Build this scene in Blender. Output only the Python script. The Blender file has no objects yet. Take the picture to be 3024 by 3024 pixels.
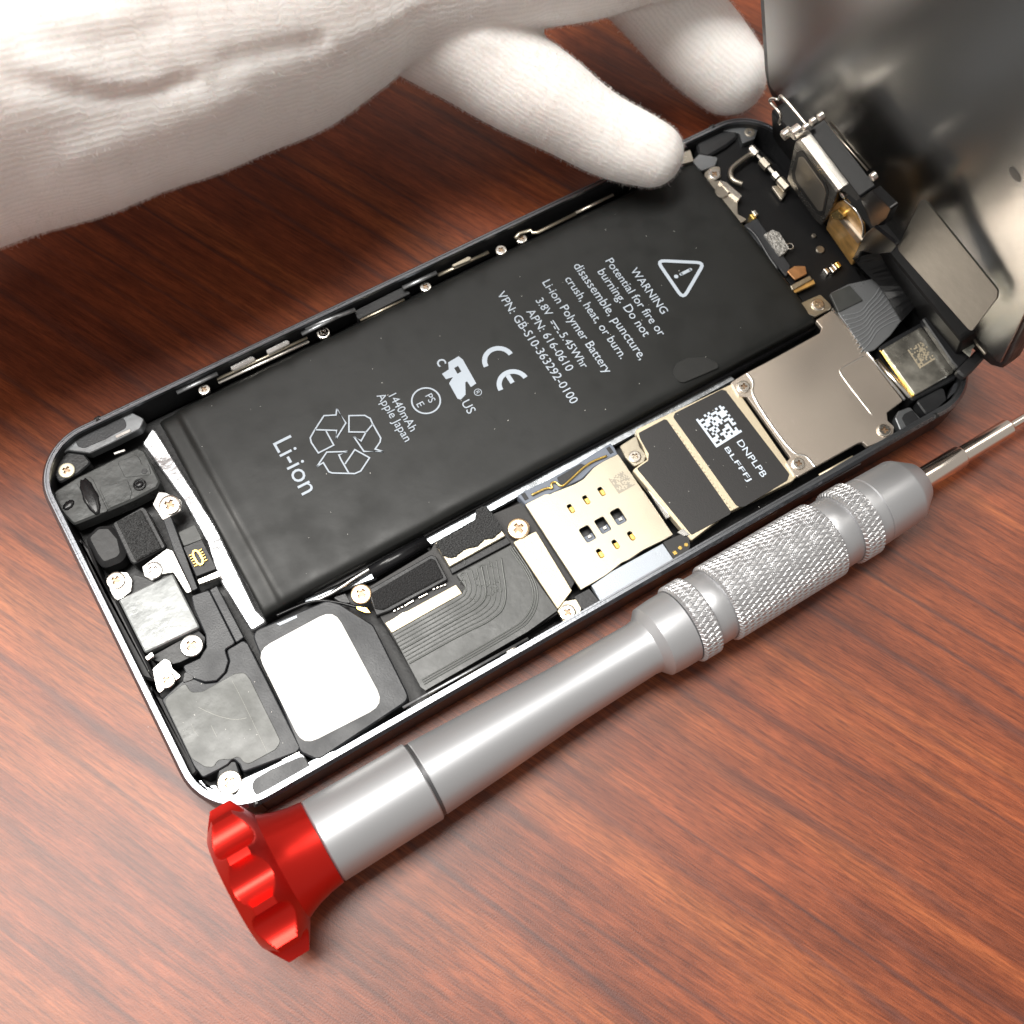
import bpy, bmesh, math, random
import numpy as np
from mathutils import Vector, Matrix, geometry
random.seed(7); rng = np.random.default_rng(7)
S = 0.001                                   # everything below is written in millimetres
sc = bpy.context.scene
COL = sc.collection
# ------------------------------------------------------------------ camera
CR = (0.377111325885362, -0.03986641630084907, -0.5367946321741619)
CC = np.array([-43.387116545945595, -58.71819447988371, 153.52253595554328])
FPX = 3447.0110017331817
cam = bpy.data.cameras.new('camera'); camo = bpy.data.objects.new('camera', cam); COL.objects.link(camo)
camo.location = CC * S; camo.rotation_euler = CR
cam.sensor_width = 36; cam.lens = FPX / 3024 * 36
cam.clip_start = 0.005; cam.clip_end = 20
cam.dof.use_dof = True; cam.dof.focus_distance = 0.155; cam.dof.aperture_fstop = 34
sc.camera = camo
# ------------------------------------------------------------------ light
w = bpy.data.worlds.new('World'); sc.world = w; w.use_nodes = True
bgn = w.node_tree.nodes['Background']; bgn.inputs[0].default_value = (1.0, 0.955, 0.90, 1); bgn.inputs[1].default_value = 0.41
def area(name, loc, size, power, col, target=(0, 0, 0)):
    l = bpy.data.lights.new(name, 'AREA'); l.shape = 'RECTANGLE'; l.size, l.size_y = size; l.energy = power; l.color = col
    o = bpy.data.objects.new(name, l); COL.objects.link(o); o.location = loc
    o.rotation_euler = (Vector(target) - Vector(loc)).to_track_quat('-Z', 'Y').to_euler()
    return o
area('ceiling_light', (-0.36, 0.27, 1.45), (1.15, 0.46), 31, (1.0, 0.975, 0.93), (-.36, .27, 0))
area('ceiling_light', (1.10, 0.27, 1.45), (0.9, 0.46), 5, (1.0, 0.95, 0.87), (1.1, .27, 0))
area('ceiling_light', (-1.30, 1.05, 1.45), (1.15, 0.46), 50, (1.0, 0.96, 0.90), (-1.3, 1.05, 0))
sc.view_settings.view_transform = 'Standard'; sc.view_settings.look = 'None'
sc.view_settings.exposure = 0.10; sc.view_settings.gamma = 1.0; sc.view_settings.use_curve_mapping = False
sc.cycles.max_bounces = 8; sc.cycles.sample_clamp_indirect = 6

# ------------------------------------------------------------------ pixel -> place
def rot(a):
    cx, sx, cy, sy, cz, sz = math.cos(a[0]), math.sin(a[0]), math.cos(a[1]), math.sin(a[1]), math.cos(a[2]), math.sin(a[2])
    return np.array([[cz, -sz, 0], [sz, cz, 0], [0, 0, 1]]) @ np.array([[cy, 0, sy], [0, 1, 0], [-sy, 0, cy]]) @ np.array([[1, 0, 0], [0, cx, -sx], [0, sx, cx]])
RM = rot(CR)
def ray(p): return RM @ np.array([(p[0] - 1512) / FPX, -(p[1] - 1512) / FPX, -1.0])
def U(p, z):                                # a photo pixel on the level z
    d = ray(p); return CC + d * ((z - CC[2]) / d[2])
def UP(p, o, n):                            # a photo pixel on any plane
    d = ray(p); return CC + d * (np.dot(np.asarray(o) - CC, n) / np.dot(d, n))
def depth(P): return float(-(RM.T @ (np.asarray(P) - CC))[2])
def frame(x0, y0, s): return lambda *pts: [(x0 + x / s, y0 + y / s) for x, y in pts]
FA = frame(0, 1100, 2.415); FB = frame(300, 1600, 2.415); FC = frame(900, 1400, 2.415); FD = frame(1450, 1000, 2.415)
FE = frame(2050, 700, 2.415); FG = frame(2224, 200, 2.415); FH = frame(2200, 0, 2.3447); FI = frame(500, 2100, 2.1467)
FJ = frame(1700, 1150, 1.4592); FK = frame(700, 950, 2.415); FL = frame(1350, 650, 2.415); FM = frame(2600, 900, 4.5566)
FN = frame(1950, 350, 3.5127); FO = frame(500, 900, 3.864); FQ = frame(900, 600, 2.415); PX = lambda *p: list(p)

# ------------------------------------------------------------------ materials
MATS = {}
def mat(name, col, rough=.5, metal=0., bump=None, var=0., vscale=300, spec=.5, coat=0., aniso=0., rvar=0.):
    m = bpy.data.materials.new(name); m.use_nodes = True; nt = m.node_tree; b = nt.nodes['Principled BSDF']
    b.inputs['Base Color'].default_value = (*col, 1); b.inputs['Roughness'].default_value = rough
    b.inputs['Metallic'].default_value = metal; b.inputs['Specular IOR Level'].default_value = spec
    b.inputs['Coat Weight'].default_value = coat; b.inputs['Anisotropic'].default_value = aniso
    tc = nt.nodes.new('ShaderNodeTexCoord')
    if var:
        n = nt.nodes.new('ShaderNodeTexNoise'); n.inputs['Scale'].default_value = vscale; n.inputs['Detail'].default_value = 6
        nt.links.new(tc.outputs['Object'], n.inputs['Vector'])
        r = nt.nodes.new('ShaderNodeValToRGB'); r.color_ramp.elements[0].position = .3; r.color_ramp.elements[1].position = .7
        r.color_ramp.elements[0].color = (*[c * (1 - var) for c in col], 1); r.color_ramp.elements[1].color = (*[min(1, c * (1 + var)) for c in col], 1)
        nt.links.new(n.outputs['Fac'], r.inputs[0]); nt.links.new(r.outputs[0], b.inputs['Base Color'])
    if rvar:
        n = nt.nodes.new('ShaderNodeTexNoise'); n.inputs['Scale'].default_value = 220; n.inputs['Detail'].default_value = 8
        nt.links.new(tc.outputs['Object'], n.inputs['Vector'])
        mr = nt.nodes.new('ShaderNodeMapRange'); mr.inputs[1].default_value = .3; mr.inputs[2].default_value = .7
        mr.inputs[3].default_value = max(.02, rough - rvar); mr.inputs[4].default_value = rough + rvar
        nt.links.new(n.outputs['Fac'], mr.inputs[0]); nt.links.new(mr.outputs[0], b.inputs['Roughness'])
    if bump:
        n = nt.nodes.new('ShaderNodeTexNoise'); n.inputs['Scale'].default_value = bump[0]; n.inputs['Detail'].default_value = 5
        nt.links.new(tc.outputs['Object'], n.inputs['Vector'])
        bp = nt.nodes.new('ShaderNodeBump'); bp.inputs['Strength'].default_value = bump[1]; bp.inputs['Distance'].default_value = bump[2] if len(bump) > 2 else .0001
        nt.links.new(n.outputs['Fac'], bp.inputs['Height']); nt.links.new(bp.outputs[0], b.inputs['Normal'])
    MATS[name] = m; return m
M = MATS
mat('slate_anodised', (.020, .021, .024), .34, .35)
mat('rim_metal', (.25, .26, .28), .28, 1, bump=(2500, .15))
mat('polished_chamfer', (.74, .74, .75), .18, 1)
mat('slate_edge', (.22, .23, .25), .25, .9)
mat('ledge_metal', (.30, .31, .32), .38, .85, bump=(2500, .3), var=.2, vscale=900)
mat('corner_white_metal', (.62, .64, .67), .30, .85, bump=(900, .25), rvar=.08)
mat('corner_dark_metal', (.22, .23, .24), .34, .8, bump=(900, .25), rvar=.08)
mat('black_cavity', (.009, .009, .010), .45, bump=(1500, .4))
mat('black_plastic', (.014, .0145, .016), .42, bump=(3000, .25), rvar=.1)
mat('grey_plastic', (.023, .0245, .028), .42, bump=(4000, .3), var=.15, vscale=700, rvar=.08)
mat('dark_film', (.05, .053, .052), .33, bump=(450, .5, .0002), var=.18, vscale=500, rvar=.1)
mat('speaker_film', (.075, .078, .072), .36, bump=(260, .5, .0003), var=.16, vscale=420, rvar=.1)
mat('tape', (.24, .25, .25), .28, bump=(220, .5, .0003), var=.14, vscale=300, rvar=.1, metal=.2)
mat('battery_black', (.0095, .0100, .0095), .43, bump=(120, .10, .0006), rvar=.10, spec=.36)
mat('battery_edge', (.009, .009, .010), .25, bump=(700, .3), spec=.35)
mat('print_grey', (.40, .45, .51), .6)
mat('print_shield', (.60, .68, .78), .6)
mat('white_paper', (.93, .92, .89), .6, bump=(2500, .12))
mat('nickel', (.80, .76, .70), .25, 1, rvar=.06)
mat('screw_metal', (.82, .76, .68), .24, 1, rvar=.06)
mat('screw_recess', (.35, .25, .17), .4, .8)
mat('screw_pale', (.72, .66, .50), .45, .3)
mat('brass', (.83, .60, .38), .27, 1)
mat('gold', (.95, .66, .20), .25, 1)
mat('bright_metal', (.66, .645, .62), .27, 1, rvar=.06, bump=(500, .25))
mat('foil', (.62, .66, .70), .28, 1, bump=(220, .4, .0004), rvar=.1)
mat('sim_metal', (.50, .45, .355), .36, .95, bump=(6000, .15), rvar=.05)
mat('beige_board', (.66, .57, .41), .42, .55, bump=(4500, .35))
mat('shield_metal', (.80, .70, .60), .27, .84)
mat('ridge_metal', (.90, .86, .80), .25, .9)
mat('label_black', (.021, .020, .020), .5, bump=(5000, .2))
mat('slate_blue_plastic', (.13, .15, .19), .4, bump=(3000, .2))
mat('tray_grey', (.36, .39, .43), .40, .6, bump=(7000, .3))
mat('foam', (.045, .046, .047), .9, bump=(5500, 1., .0006), var=.8, vscale=5200)
mat('foam_dark', (.022, .022, .023), .9, bump=(5500, 1., .0006), var=.8, vscale=5200)
mat('flex', (.05, .052, .05), .34, bump=(900, .25), var=.15, vscale=400, rvar=.08)
mat('flex_trace', (.10, .105, .10), .30)
mat('flex_grey', (.16, .165, .17), .30, .3, bump=(500, .3), rvar=.08)
mat('flex_line', (.24, .25, .26), .35, .3)
mat('shadow_black', (.006, .006, .0065), .5, spec=.25)  # display and hand shadow put into the top board's colour; also on hinge strip
mat('tab_film', (.012, .0125, .012), .36, bump=(400, .3))
mat('strip_metal', (.66, .67, .69), .30, .85, bump=(230, .6, .0007), rvar=.1)
mat('cable_black', (.005, .005, .0055), .22, spec=.3)
mat('dust', (.75, .74, .70), .8)
mat('scratch', (.30, .30, .27), .5)
mat('rubber', (.02, .02, .021), .5, bump=(900, .5))
mat('camera_plate', (.52, .50, .44), .32, .9, bump=(900, .5), var=.35, vscale=600, rvar=.14)
mat('antenna_black', (.012, .012, .012), .4)
mat('lcd_plate', (.33, .325, .315), .27, 1)
mat('flap_metal', (.045, .043, .036), .34, .45, bump=(700, .25), var=.2, vscale=120)
mat('bracket_steel', (.36, .34, .31), .26, 1, rvar=.06)
mat('dull_steel', (.42, .38, .32), .35, .9, rvar=.08)
mat('mesh_grey', (.42, .41, .39), .45, .7, bump=(2200, 1., .0006), var=.5, vscale=2200)
mat('copper', (.65, .34, .16), .35, .9, var=.2, vscale=900)
mat('amber_flex', (.45, .26, .08), .35, .3, var=.3, vscale=600)
mat('white_residue', (.62, .63, .55), .6, .2, bump=(1300, .8, .0004), var=.35, vscale=900)
mat('silver_aluminium', (.44, .445, .46), .40, .72)
mat('knurl_aluminium', (.49, .49, .50), .34, .82)
mat('shank_steel', (.78, .70, .62), .20, 1, rvar=.05)
mat('red_anodised', (.62, .020, .013), .30, .85)
mat('groove_dark', (.12, .12, .125), .4, .8)

# ------------------------------------------------------------------ mesh helpers
def child(name, me, m, parent, org=(0, 0, 0), smooth=False, kind=None):
    o = bpy.data.objects.new(name, me); COL.objects.link(o)
    if m is not None and not me.materials: me.materials.append(M[m] if isinstance(m, str) else m)
    if parent is not None: o.parent = parent
    if smooth: me.polygons.foreach_set('use_smooth', [True] * len(me.polygons))
    if kind: o['kind'] = kind
    return o
def mesh(name, V, F):
    me = bpy.data.meshes.new(name); me.from_pydata([tuple(float(c) * S for c in v) for v in V], [], [tuple(int(i) for i in f) for f in F]); me.update(); return me
def empty(name, loc, label, cat, group=None):
    o = bpy.data.objects.new(name, None); COL.objects.link(o); o.location = [c * S for c in loc]; o.empty_display_size = .01
    o['label'] = label; o['category'] = cat
    if group: o['group'] = group
    return o
def ccw(P):
    a = sum(P[i][0] * P[(i + 1) % len(P)][1] - P[(i + 1) % len(P)][0] * P[i][1] for i in range(len(P)))
    return list(P) if a > 0 else list(P)[::-1]
def rounded(P, r, n=4):
    if not r: return [np.array(p[:2], float) for p in P]
    P = [np.array(p[:2], float) for p in P]; out = []
    for i, p in enumerate(P):
        a, b = P[i - 1] - p, P[(i + 1) % len(P)] - p
        la, lb = np.linalg.norm(a), np.linalg.norm(b)
        if la < 1e-6 or lb < 1e-6: continue
        a, b = a / la, b / lb; cs = np.clip(np.dot(a, b), -1, 1); ang = math.acos(cs)
        if ang > 2.9: out.append(p); continue
        t = min(r / math.tan(ang / 2), la * .45, lb * .45)
        p0, p1 = p + a * t, p + b * t
        for k in range(n + 1):
            s = k / n; out.append((1 - s) ** 2 * p0 + 2 * s * (1 - s) * p + s * s * p1)
    return out
def inset(P, d):
    n = len(P); out = []
    for i in range(n):
        a, b, c = P[i - 1], P[i], P[(i + 1) % n]
        e1 = b - a; e2 = c - b
        l1, l2 = np.linalg.norm(e1), np.linalg.norm(e2)
        if l1 < 1e-6 or l2 < 1e-6: out.append(b.copy()); continue
        n1 = np.array([-e1[1], e1[0]]) / l1; n2 = np.array([-e2[1], e2[0]]) / l2
        m_ = n1 + n2; q = np.dot(m_, m_)
        out.append(b + (m_ * (2 * d / q) if q > .3 else n1 * d))
    return out
def slab(P, z1, z0, bevel=.08, holes=(), warp=None):
    """Extruded outline (mm, x-y) from z0 up to z1 with a bevelled top edge and optional holes."""
    P = [np.array(p, float) for p in ccw(P)]
    V = []; F = []; n = len(P)
    top = inset(P, bevel) if bevel else P
    for p in P: V.append((*p, z0))
    for p in P: V.append((*p, z1 - bevel))
    for p in top: V.append((*p, z1))
    for i in range(n):
        j = (i + 1) % n
        F.append((i, j, n + j, n + i)); F.append((n + i, n + j, 2 * n + j, 2 * n + i))
    if not holes: F.append(tuple(range(n - 1, -1, -1)))
    if not holes: F.append(tuple(range(2 * n, 3 * n)))
    else:
        loops = [[Vector((*p, 0)) for p in top]]; idx = list(range(2 * n, 3 * n))
        for h in holes:
            h = [np.array(p, float) for p in ccw(h)][::-1]; b0 = len(V); k = len(h)
            for p in h: V.append((*p, z1))
            for p in h: V.append((*p, z0))
            for i in range(k):
                j = (i + 1) % k; F.append((b0 + i, b0 + j, b0 + k + j, b0 + k + i))
            loops.append([Vector((*p, 0)) for p in h]); idx += list(range(b0, b0 + k))
        pts = [Vector(p[:2]) for lp in loops for p in lp]; ed = []; k0 = 0
        for lp in loops: ed += [(k0 + i, k0 + (i + 1) % len(lp)) for i in range(len(lp))]; k0 += len(lp)
        vo, _, fo, ov, _, _ = geometry.delaunay_2d_cdt(pts, ed, [list(range(len(loops[0])))], 1, 1e-5)
        def inpoly(p, lp):
            c_ = False
            for i in range(len(lp)):
                a, b = lp[i - 1], lp[i]
                if (a[1] > p[1]) != (b[1] > p[1]) and p[0] < (b[0] - a[0]) * (p[1] - a[1]) / (b[1] - a[1]) + a[0]: c_ = not c_
            return c_
        for t in fo:
            g = sum((vo[q] for q in t), Vector((0, 0))) / len(t)
            if inpoly(g, loops[0]) and not any(inpoly(g, lp) for lp in loops[1:]): F.append(tuple(idx[ov[q][0]] for q in t))
    if warp: V = [warp(v) for v in V]
    return V, F
def plate(name, px, z1, th, m, parent, r=.3, bevel=.07, holes=(), label=None, smooth=False, warp=None):
    P = rounded([U(p, z1)[:2] for p in px], r)
    V, F = slab(P, z1, z1 - th, bevel, holes, warp)
    me = mesh(name, V, F)
    bm = bmesh.new(); bm.from_mesh(me); bmesh.ops.recalc_face_normals(bm, faces=bm.faces); bm.to_mesh(me); bm.free()
    o = child(name, me, m, parent, smooth=smooth)
    if label: o['label'] = label
    return o
def polymesh(parts):
    V = []; F = []
    for v, f in parts:
        b = len(V); V += [tuple(x) for x in v]; F += [tuple(i + b for i in q) for q in f]
    return V, F
def fix(me):
    bm = bmesh.new(); bm.from_mesh(me); bmesh.ops.recalc_face_normals(bm, faces=bm.faces); bm.to_mesh(me); bm.free(); return me
def tube(P, r, n=8, cap=True, flat=1.0):
    """Tube along 3-D points, radius r (number or list)."""
    P = [np.array(p, float) for p in P]; V = []; F = []
    rr = r if hasattr(r, '__len__') else [r] * len(P)
    for i, p in enumerate(P):
        t = P[min(i + 1, len(P) - 1)] - P[max(i - 1, 0)]; t /= np.linalg.norm(t) + 1e-9
        up = np.array([0, 0, 1.]) if abs(t[2]) < .95 else np.array([1., 0, 0])
        a = np.cross(t, up); a /= np.linalg.norm(a); b = np.cross(a, t)
        for k in range(n):
            q = 2 * math.pi * k / n; V.append(p + rr[i] * (math.cos(q) * a + math.sin(q) * flat * b))
    for i in range(len(P) - 1):
        for k in range(n):
            F.append((i * n + k, i * n + (k + 1) % n, (i + 1) * n + (k + 1) % n, (i + 1) * n + k))
    if cap: F.append(tuple(range(n - 1, -1, -1))); F.append(tuple(range((len(P) - 1) * n, len(P) * n)))
    return V, F
def smoothpath(P, it=2):
    P = [np.array(p, float) for p in P]
    for _ in range(it):
        Q = [P[0]]
        for a, b in zip(P[:-1], P[1:]): Q += [.75 * a + .25 * b, .25 * a + .75 * b]
        Q.append(P[-1]); P = Q
    return P
def ribbon(P, wd, z, closed=False, th=.03):
    """Flat line of width wd lying at level z (for print and outlines)."""
    P = [np.array(p[:2], float) for p in P]; n = len(P); L = []; Rr = []
    for i in range(n):
        a = P[i - 1] if (closed or i > 0) else P[i] - (P[i + 1] - P[i]); c = P[(i + 1) % n] if (closed or i < n - 1) else P[i] + (P[i] - P[i - 1])
        e1 = P[i] - a; e2 = c - P[i]; e1 /= np.linalg.norm(e1) + 1e-9; e2 /= np.linalg.norm(e2) + 1e-9
        n1 = np.array([-e1[1], e1[0]]); n2 = np.array([-e2[1], e2[0]]); m_ = n1 + n2; q = np.dot(m_, m_)
        m_ = m_ * (2 / q) if q > .6 else n1
        L.append(P[i] + m_ * wd / 2); Rr.append(P[i] - m_ * wd / 2)
    V = [(*p, z) for p in L] + [(*p, z) for p in Rr] + [(*p, z - th) for p in L] + [(*p, z - th) for p in Rr]; F = []
    for i in range(n if closed else n - 1):
        j = (i + 1) % n
        F += [(n + i, n + j, j, i), (i, j, 2 * n + j, 2 * n + i), (3 * n + i, 3 * n + j, n + j, n + i)]
    return V, F
def circ(c, r, n=20, a0=0): return [np.array([c[0] + r * math.cos(a0 + 2 * math.pi * k / n), c[1] + r * math.sin(a0 + 2 * math.pi * k / n)]) for k in range(n)]

# ------------------------------------------------------------------ table
def wood():
    m = bpy.data.materials.new('cherry_wood'); m.use_nodes = True; nt = m.node_tree; L = nt.links; b = nt.nodes['Principled BSDF']
    tc = nt.nodes.new('ShaderNodeTexCoord')
    mp = nt.nodes.new('ShaderNodeMapping'); mp.inputs['Rotation'].default_value = (0, 0, math.radians(64)); L.new(tc.outputs['Object'], mp.inputs[0])
    def noise(scale, sx, sy, detail, dist=0., rough=.55, loc=0):
        q = nt.nodes.new('ShaderNodeMapping'); q.inputs['Scale'].default_value = (sx, sy, 1); q.inputs['Location'].default_value = (loc, loc * .7, 0); L.new(mp.outputs[0], q.inputs[0])
        n = nt.nodes.new('ShaderNodeTexNoise'); n.inputs['Scale'].default_value = scale; n.inputs['Detail'].default_value = detail
        n.inputs['Distortion'].default_value = dist; n.inputs['Roughness'].default_value = rough; L.new(q.outputs[0], n.inputs['Vector']); return n
    def ramp(src, stops):
        r = nt.nodes.new('ShaderNodeValToRGB'); e = r.color_ramp.elements
        while len(e) < len(stops): e.new(.5)
        for k, (p, c) in enumerate(stops): e[k].position = p; e[k].color = (*c, 1) if len(c) == 3 else c
        L.new(src, r.inputs[0]); return r
    def mix(t, f, a, bb):
        x = nt.nodes.new('ShaderNodeMix'); x.data_type = 'RGBA'; x.blend_type = t
        if isinstance(f, float): x.inputs[0].default_value = f
        else: L.new(f, x.inputs[0])
        for s_, v in ((6, a), (7, bb)):
            if isinstance(v, tuple): x.inputs[s_].default_value = (*v, 1)
            else: L.new(v, x.inputs[s_])
        return x.outputs[2]
    broad = noise(60, .16, 1.6, 4, .5)
    fine = noise(1700, .085, 1.5, 6, .3, .65, 3)
    mott = noise(150, .5, 1.2, 7, .6, .6, 9)
    vein = noise(70, .085, 1.7, 5, 1.1, .5, 5)
    pore = noise(3600, .13, 1.4, 3, 0, .5, 1)
    str2 = noise(520, .075, 1.5, 5, .4, .6, 7)
    base = ramp(broad.outputs['Fac'], [(.32, (.150, .034, .0115)), (.5, (.230, .056, .0175)), (.68, (.32, .094, .027))])
    c = mix('MULTIPLY', .75, base.outputs[0], ramp(fine.outputs['Fac'], [(.36, (.52, .44, .40)), (.60, (1.14, 1.14, 1.14))]).outputs[0])
    c = mix('MULTIPLY', .7, c, ramp(mott.outputs['Fac'], [(.32, (.62, .56, .52)), (.65, (1.12, 1.1, 1.08))]).outputs[0])
    wm = nt.nodes.new('ShaderNodeMapping'); wm.inputs['Scale'].default_value = (.07, 1, 1); L.new(mp.outputs[0], wm.inputs[0])
    wv = nt.nodes.new('ShaderNodeTexWave'); wv.wave_type = 'BANDS'; wv.bands_direction = 'Y'; wv.wave_profile = 'SIN'; L.new(wm.outputs[0], wv.inputs['Vector'])
    for k_, v_ in (('Scale', 62), ('Distortion', 7.5), ('Detail', 3), ('Detail Scale', 1.1), ('Detail Roughness', .55)): wv.inputs[k_].default_value = v_
    vl = ramp(wv.outputs['Fac'], [(.0, (1.0, 1.0, 1.0)), (.03, (.55, .55, .55)), (.13, (0, 0, 0))])
    vm = nt.nodes.new('ShaderNodeMath'); vm.operation = 'MULTIPLY'; L.new(vl.outputs[0], vm.inputs[0]); L.new(ramp(vein.outputs['Fac'], [(.36, (.05, .05, .05)), (.62, (.85, .85, .85))]).outputs[0], vm.inputs[1])
    c = mix('MIX', vm.outputs[0], c, (.085, .026, .018))
    c = mix('MULTIPLY', .6, c, ramp(str2.outputs['Fac'], [(.36, (.60, .52, .48)), (.6, (1.12, 1.12, 1.12))]).outputs[0])
    c = mix('MULTIPLY', .5, c, ramp(pore.outputs['Fac'], [(.38, (.50, .40, .36)), (.52, (1.06, 1.06, 1.06))]).outputs[0])
    L.new(c, b.inputs['Base Color'])
    b.inputs['Roughness'].default_value = .37; b.inputs['Specular IOR Level'].default_value = .5
    g = nt.nodes.new('ShaderNodeTexNoise'); g.inputs['Scale'].default_value = 5200; g.inputs['Detail'].default_value = 2; L.new(tc.outputs['Object'], g.inputs['Vector'])
    bp = nt.nodes.new('ShaderNodeBump'); bp.inputs['Strength'].default_value = .3; bp.inputs['Distance'].default_value = .00006
    L.new(g.outputs['Fac'], bp.inputs['Height']); L.new(bp.outputs[0], b.inputs['Normal'])
    return m
V, F = slab([(-420, -320), (420, -320), (420, 420), (-420, 420)], 0, -25, 1.0)
tb = child('table', fix(mesh('table', V, F)), wood(), None); tb['kind'] = 'structure'

# ------------------------------------------------------------------ phone housing
phone = empty('smartphone', (0, 0, 0), 'opened dark grey smartphone with its battery and circuitry bare, lying on the wooden table', 'phone')
HL, HW, HR = 123.8 / 2, 58.6 / 2, 8.3
def rrect(d, n=14):
    """Rounded rectangle of the housing, inset by d, with extra points on the sides."""
    r = max(HR - d, 1.2); out = []
    for cx, cy, a0 in ((HL - d - r, HW - d - r, 0), (-HL + d + r, HW - d - r, 90), (-HL + d + r, -HW + d + r, 180), (HL - d - r, -HW + d + r, 270)):
        for k in range(n + 1):
            a = math.radians(a0 + 90 * k / n); out.append((cx + r * math.cos(a), cy + r * math.sin(a)))
    return out
def sweep(profile, name, m, parent, smooth=False):
    V = []; F = []
    for d, z in profile: V += [(x, y, z) for x, y in rrect(d)]
    n = len(V) // len(profile)
    for j in range(len(profile) - 1):
        for i in range(n): F.append((j * n + i, j * n + (i + 1) % n, (j + 1) * n + (i + 1) % n, (j + 1) * n + i))
    return child(name, fix(mesh(name, V, F)), m, parent, smooth=smooth)
V = [(x, y, .05) for x, y in rrect(.7)] + [(x, y, .9) for x, y in rrect(1.5)]; n = len(V) // 2
F = [tuple(range(n - 1, -1, -1)), tuple(range(n, 2 * n))] + [(i, (i + 1) % n, n + (i + 1) % n, n + i) for i in range(n)]
child('back_shell', fix(mesh('back_shell', V, F)), 'black_cavity', phone)
sweep([(.7, .05), (.0, .55), (0, 5.75)], 'side_wall', 'slate_anodised', phone)
sweep([(.0, 5.751), (.42, 6.3)], 'chamfer', 'slate_edge', phone)
sweep([(.421, 6.3), (.62, 6.30), (.66, 6.18), (.86, 6.18), (.88, 6.32), (1.12, 6.32), (1.2, 5.9)], 'rim', 'rim_metal', phone)
sweep([(1.201, 5.9), (1.24, .9)], 'inner_wall', 'black_plastic', phone)
def antenna(px, wd=.9):
    c = U(px, 6)[:2]; x = c[0]; sg = 1 if c[1] > 0 else -1
    V, F = slab([(x - wd / 2, sg * (HW + .015)), (x + wd / 2, sg * (HW + .015)), (x + wd / 2, sg * (HW - .85)), (x - wd / 2, sg * (HW - .85))], 6.345, .6, .28)
    child('antenna_band', fix(mesh('antenna_band', V, F)), 'antenna_black', phone)
for p in FA((690, 320)) + FM((770, 1530)) + FB((1120, 1890)) + FN((560, 110)): antenna(p)

# ------------------------------------------------------------------ screws
def screw(px, rpx, z, m='screw_metal', a=25, parent=None, h=.5, tri=False):
    c = U(px, z); r = rpx * depth(c) / FPX
    V = []; F = []; n = 24
    prof = [(r, z - h), (r, z - .12), (r * .93, z - .03), (r * .8, z)]
    arm, wd = r * .5, r * .17
    for q, zz in prof: V += [(c[0] + q * math.cos(2 * math.pi * k / n), c[1] + q * math.sin(2 * math.pi * k / n), zz) for k in range(n)]
    for j in range(3):
        for k in range(n): F.append((j * n + k, j * n + (k + 1) % n, (j + 1) * n + (k + 1) % n, (j + 1) * n + k))
    cr = []
    for k in range(4):
        t = math.radians(a + 90 * k); u = np.array([math.cos(t), math.sin(t)]); v = np.array([-u[1], u[0]])
        cr += [u * wd - v * wd * 1.0 if False else u * arm - v * wd, u * arm + v * wd, u * wd + v * wd]
    cr = [c[:2] + q for q in cr]
    top = [np.array(V[3 * n + k][:2]) for k in range(n)]
    b0 = len(V); kk = len(cr)
    dp = .26
    V += [(*q, z) for q in cr] + [(*(c[:2] + (q - c[:2]) * .8), z - dp) for q in cr]
    for t in geometry.tessellate_polygon([[Vector((*q, 0)) for q in top], [Vector((*q, 0)) for q in cr[::-1]]]):
        idx = [3 * n + k for k in range(n)] + [b0 + kk - 1 - k for k in range(kk)]
        F.append(tuple(idx[q] for q in t))
    o = child('screw', None_mesh := fix(mesh('screw', V, F)), m, parent or phone)
    # recess floor and walls
    V2 = [V[b0 + k] for k in range(2 * kk)]
    F2 = [(k, (k + 1) % kk, kk + (k + 1) % kk, kk + k) for k in range(kk)] + [tuple(range(2 * kk - 1, kk - 1, -1))]
    child('cross_slot', mesh('cross_slot', V2, F2), 'screw_recess', o)
    # washer-like outer shadow ring
    return o

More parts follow.
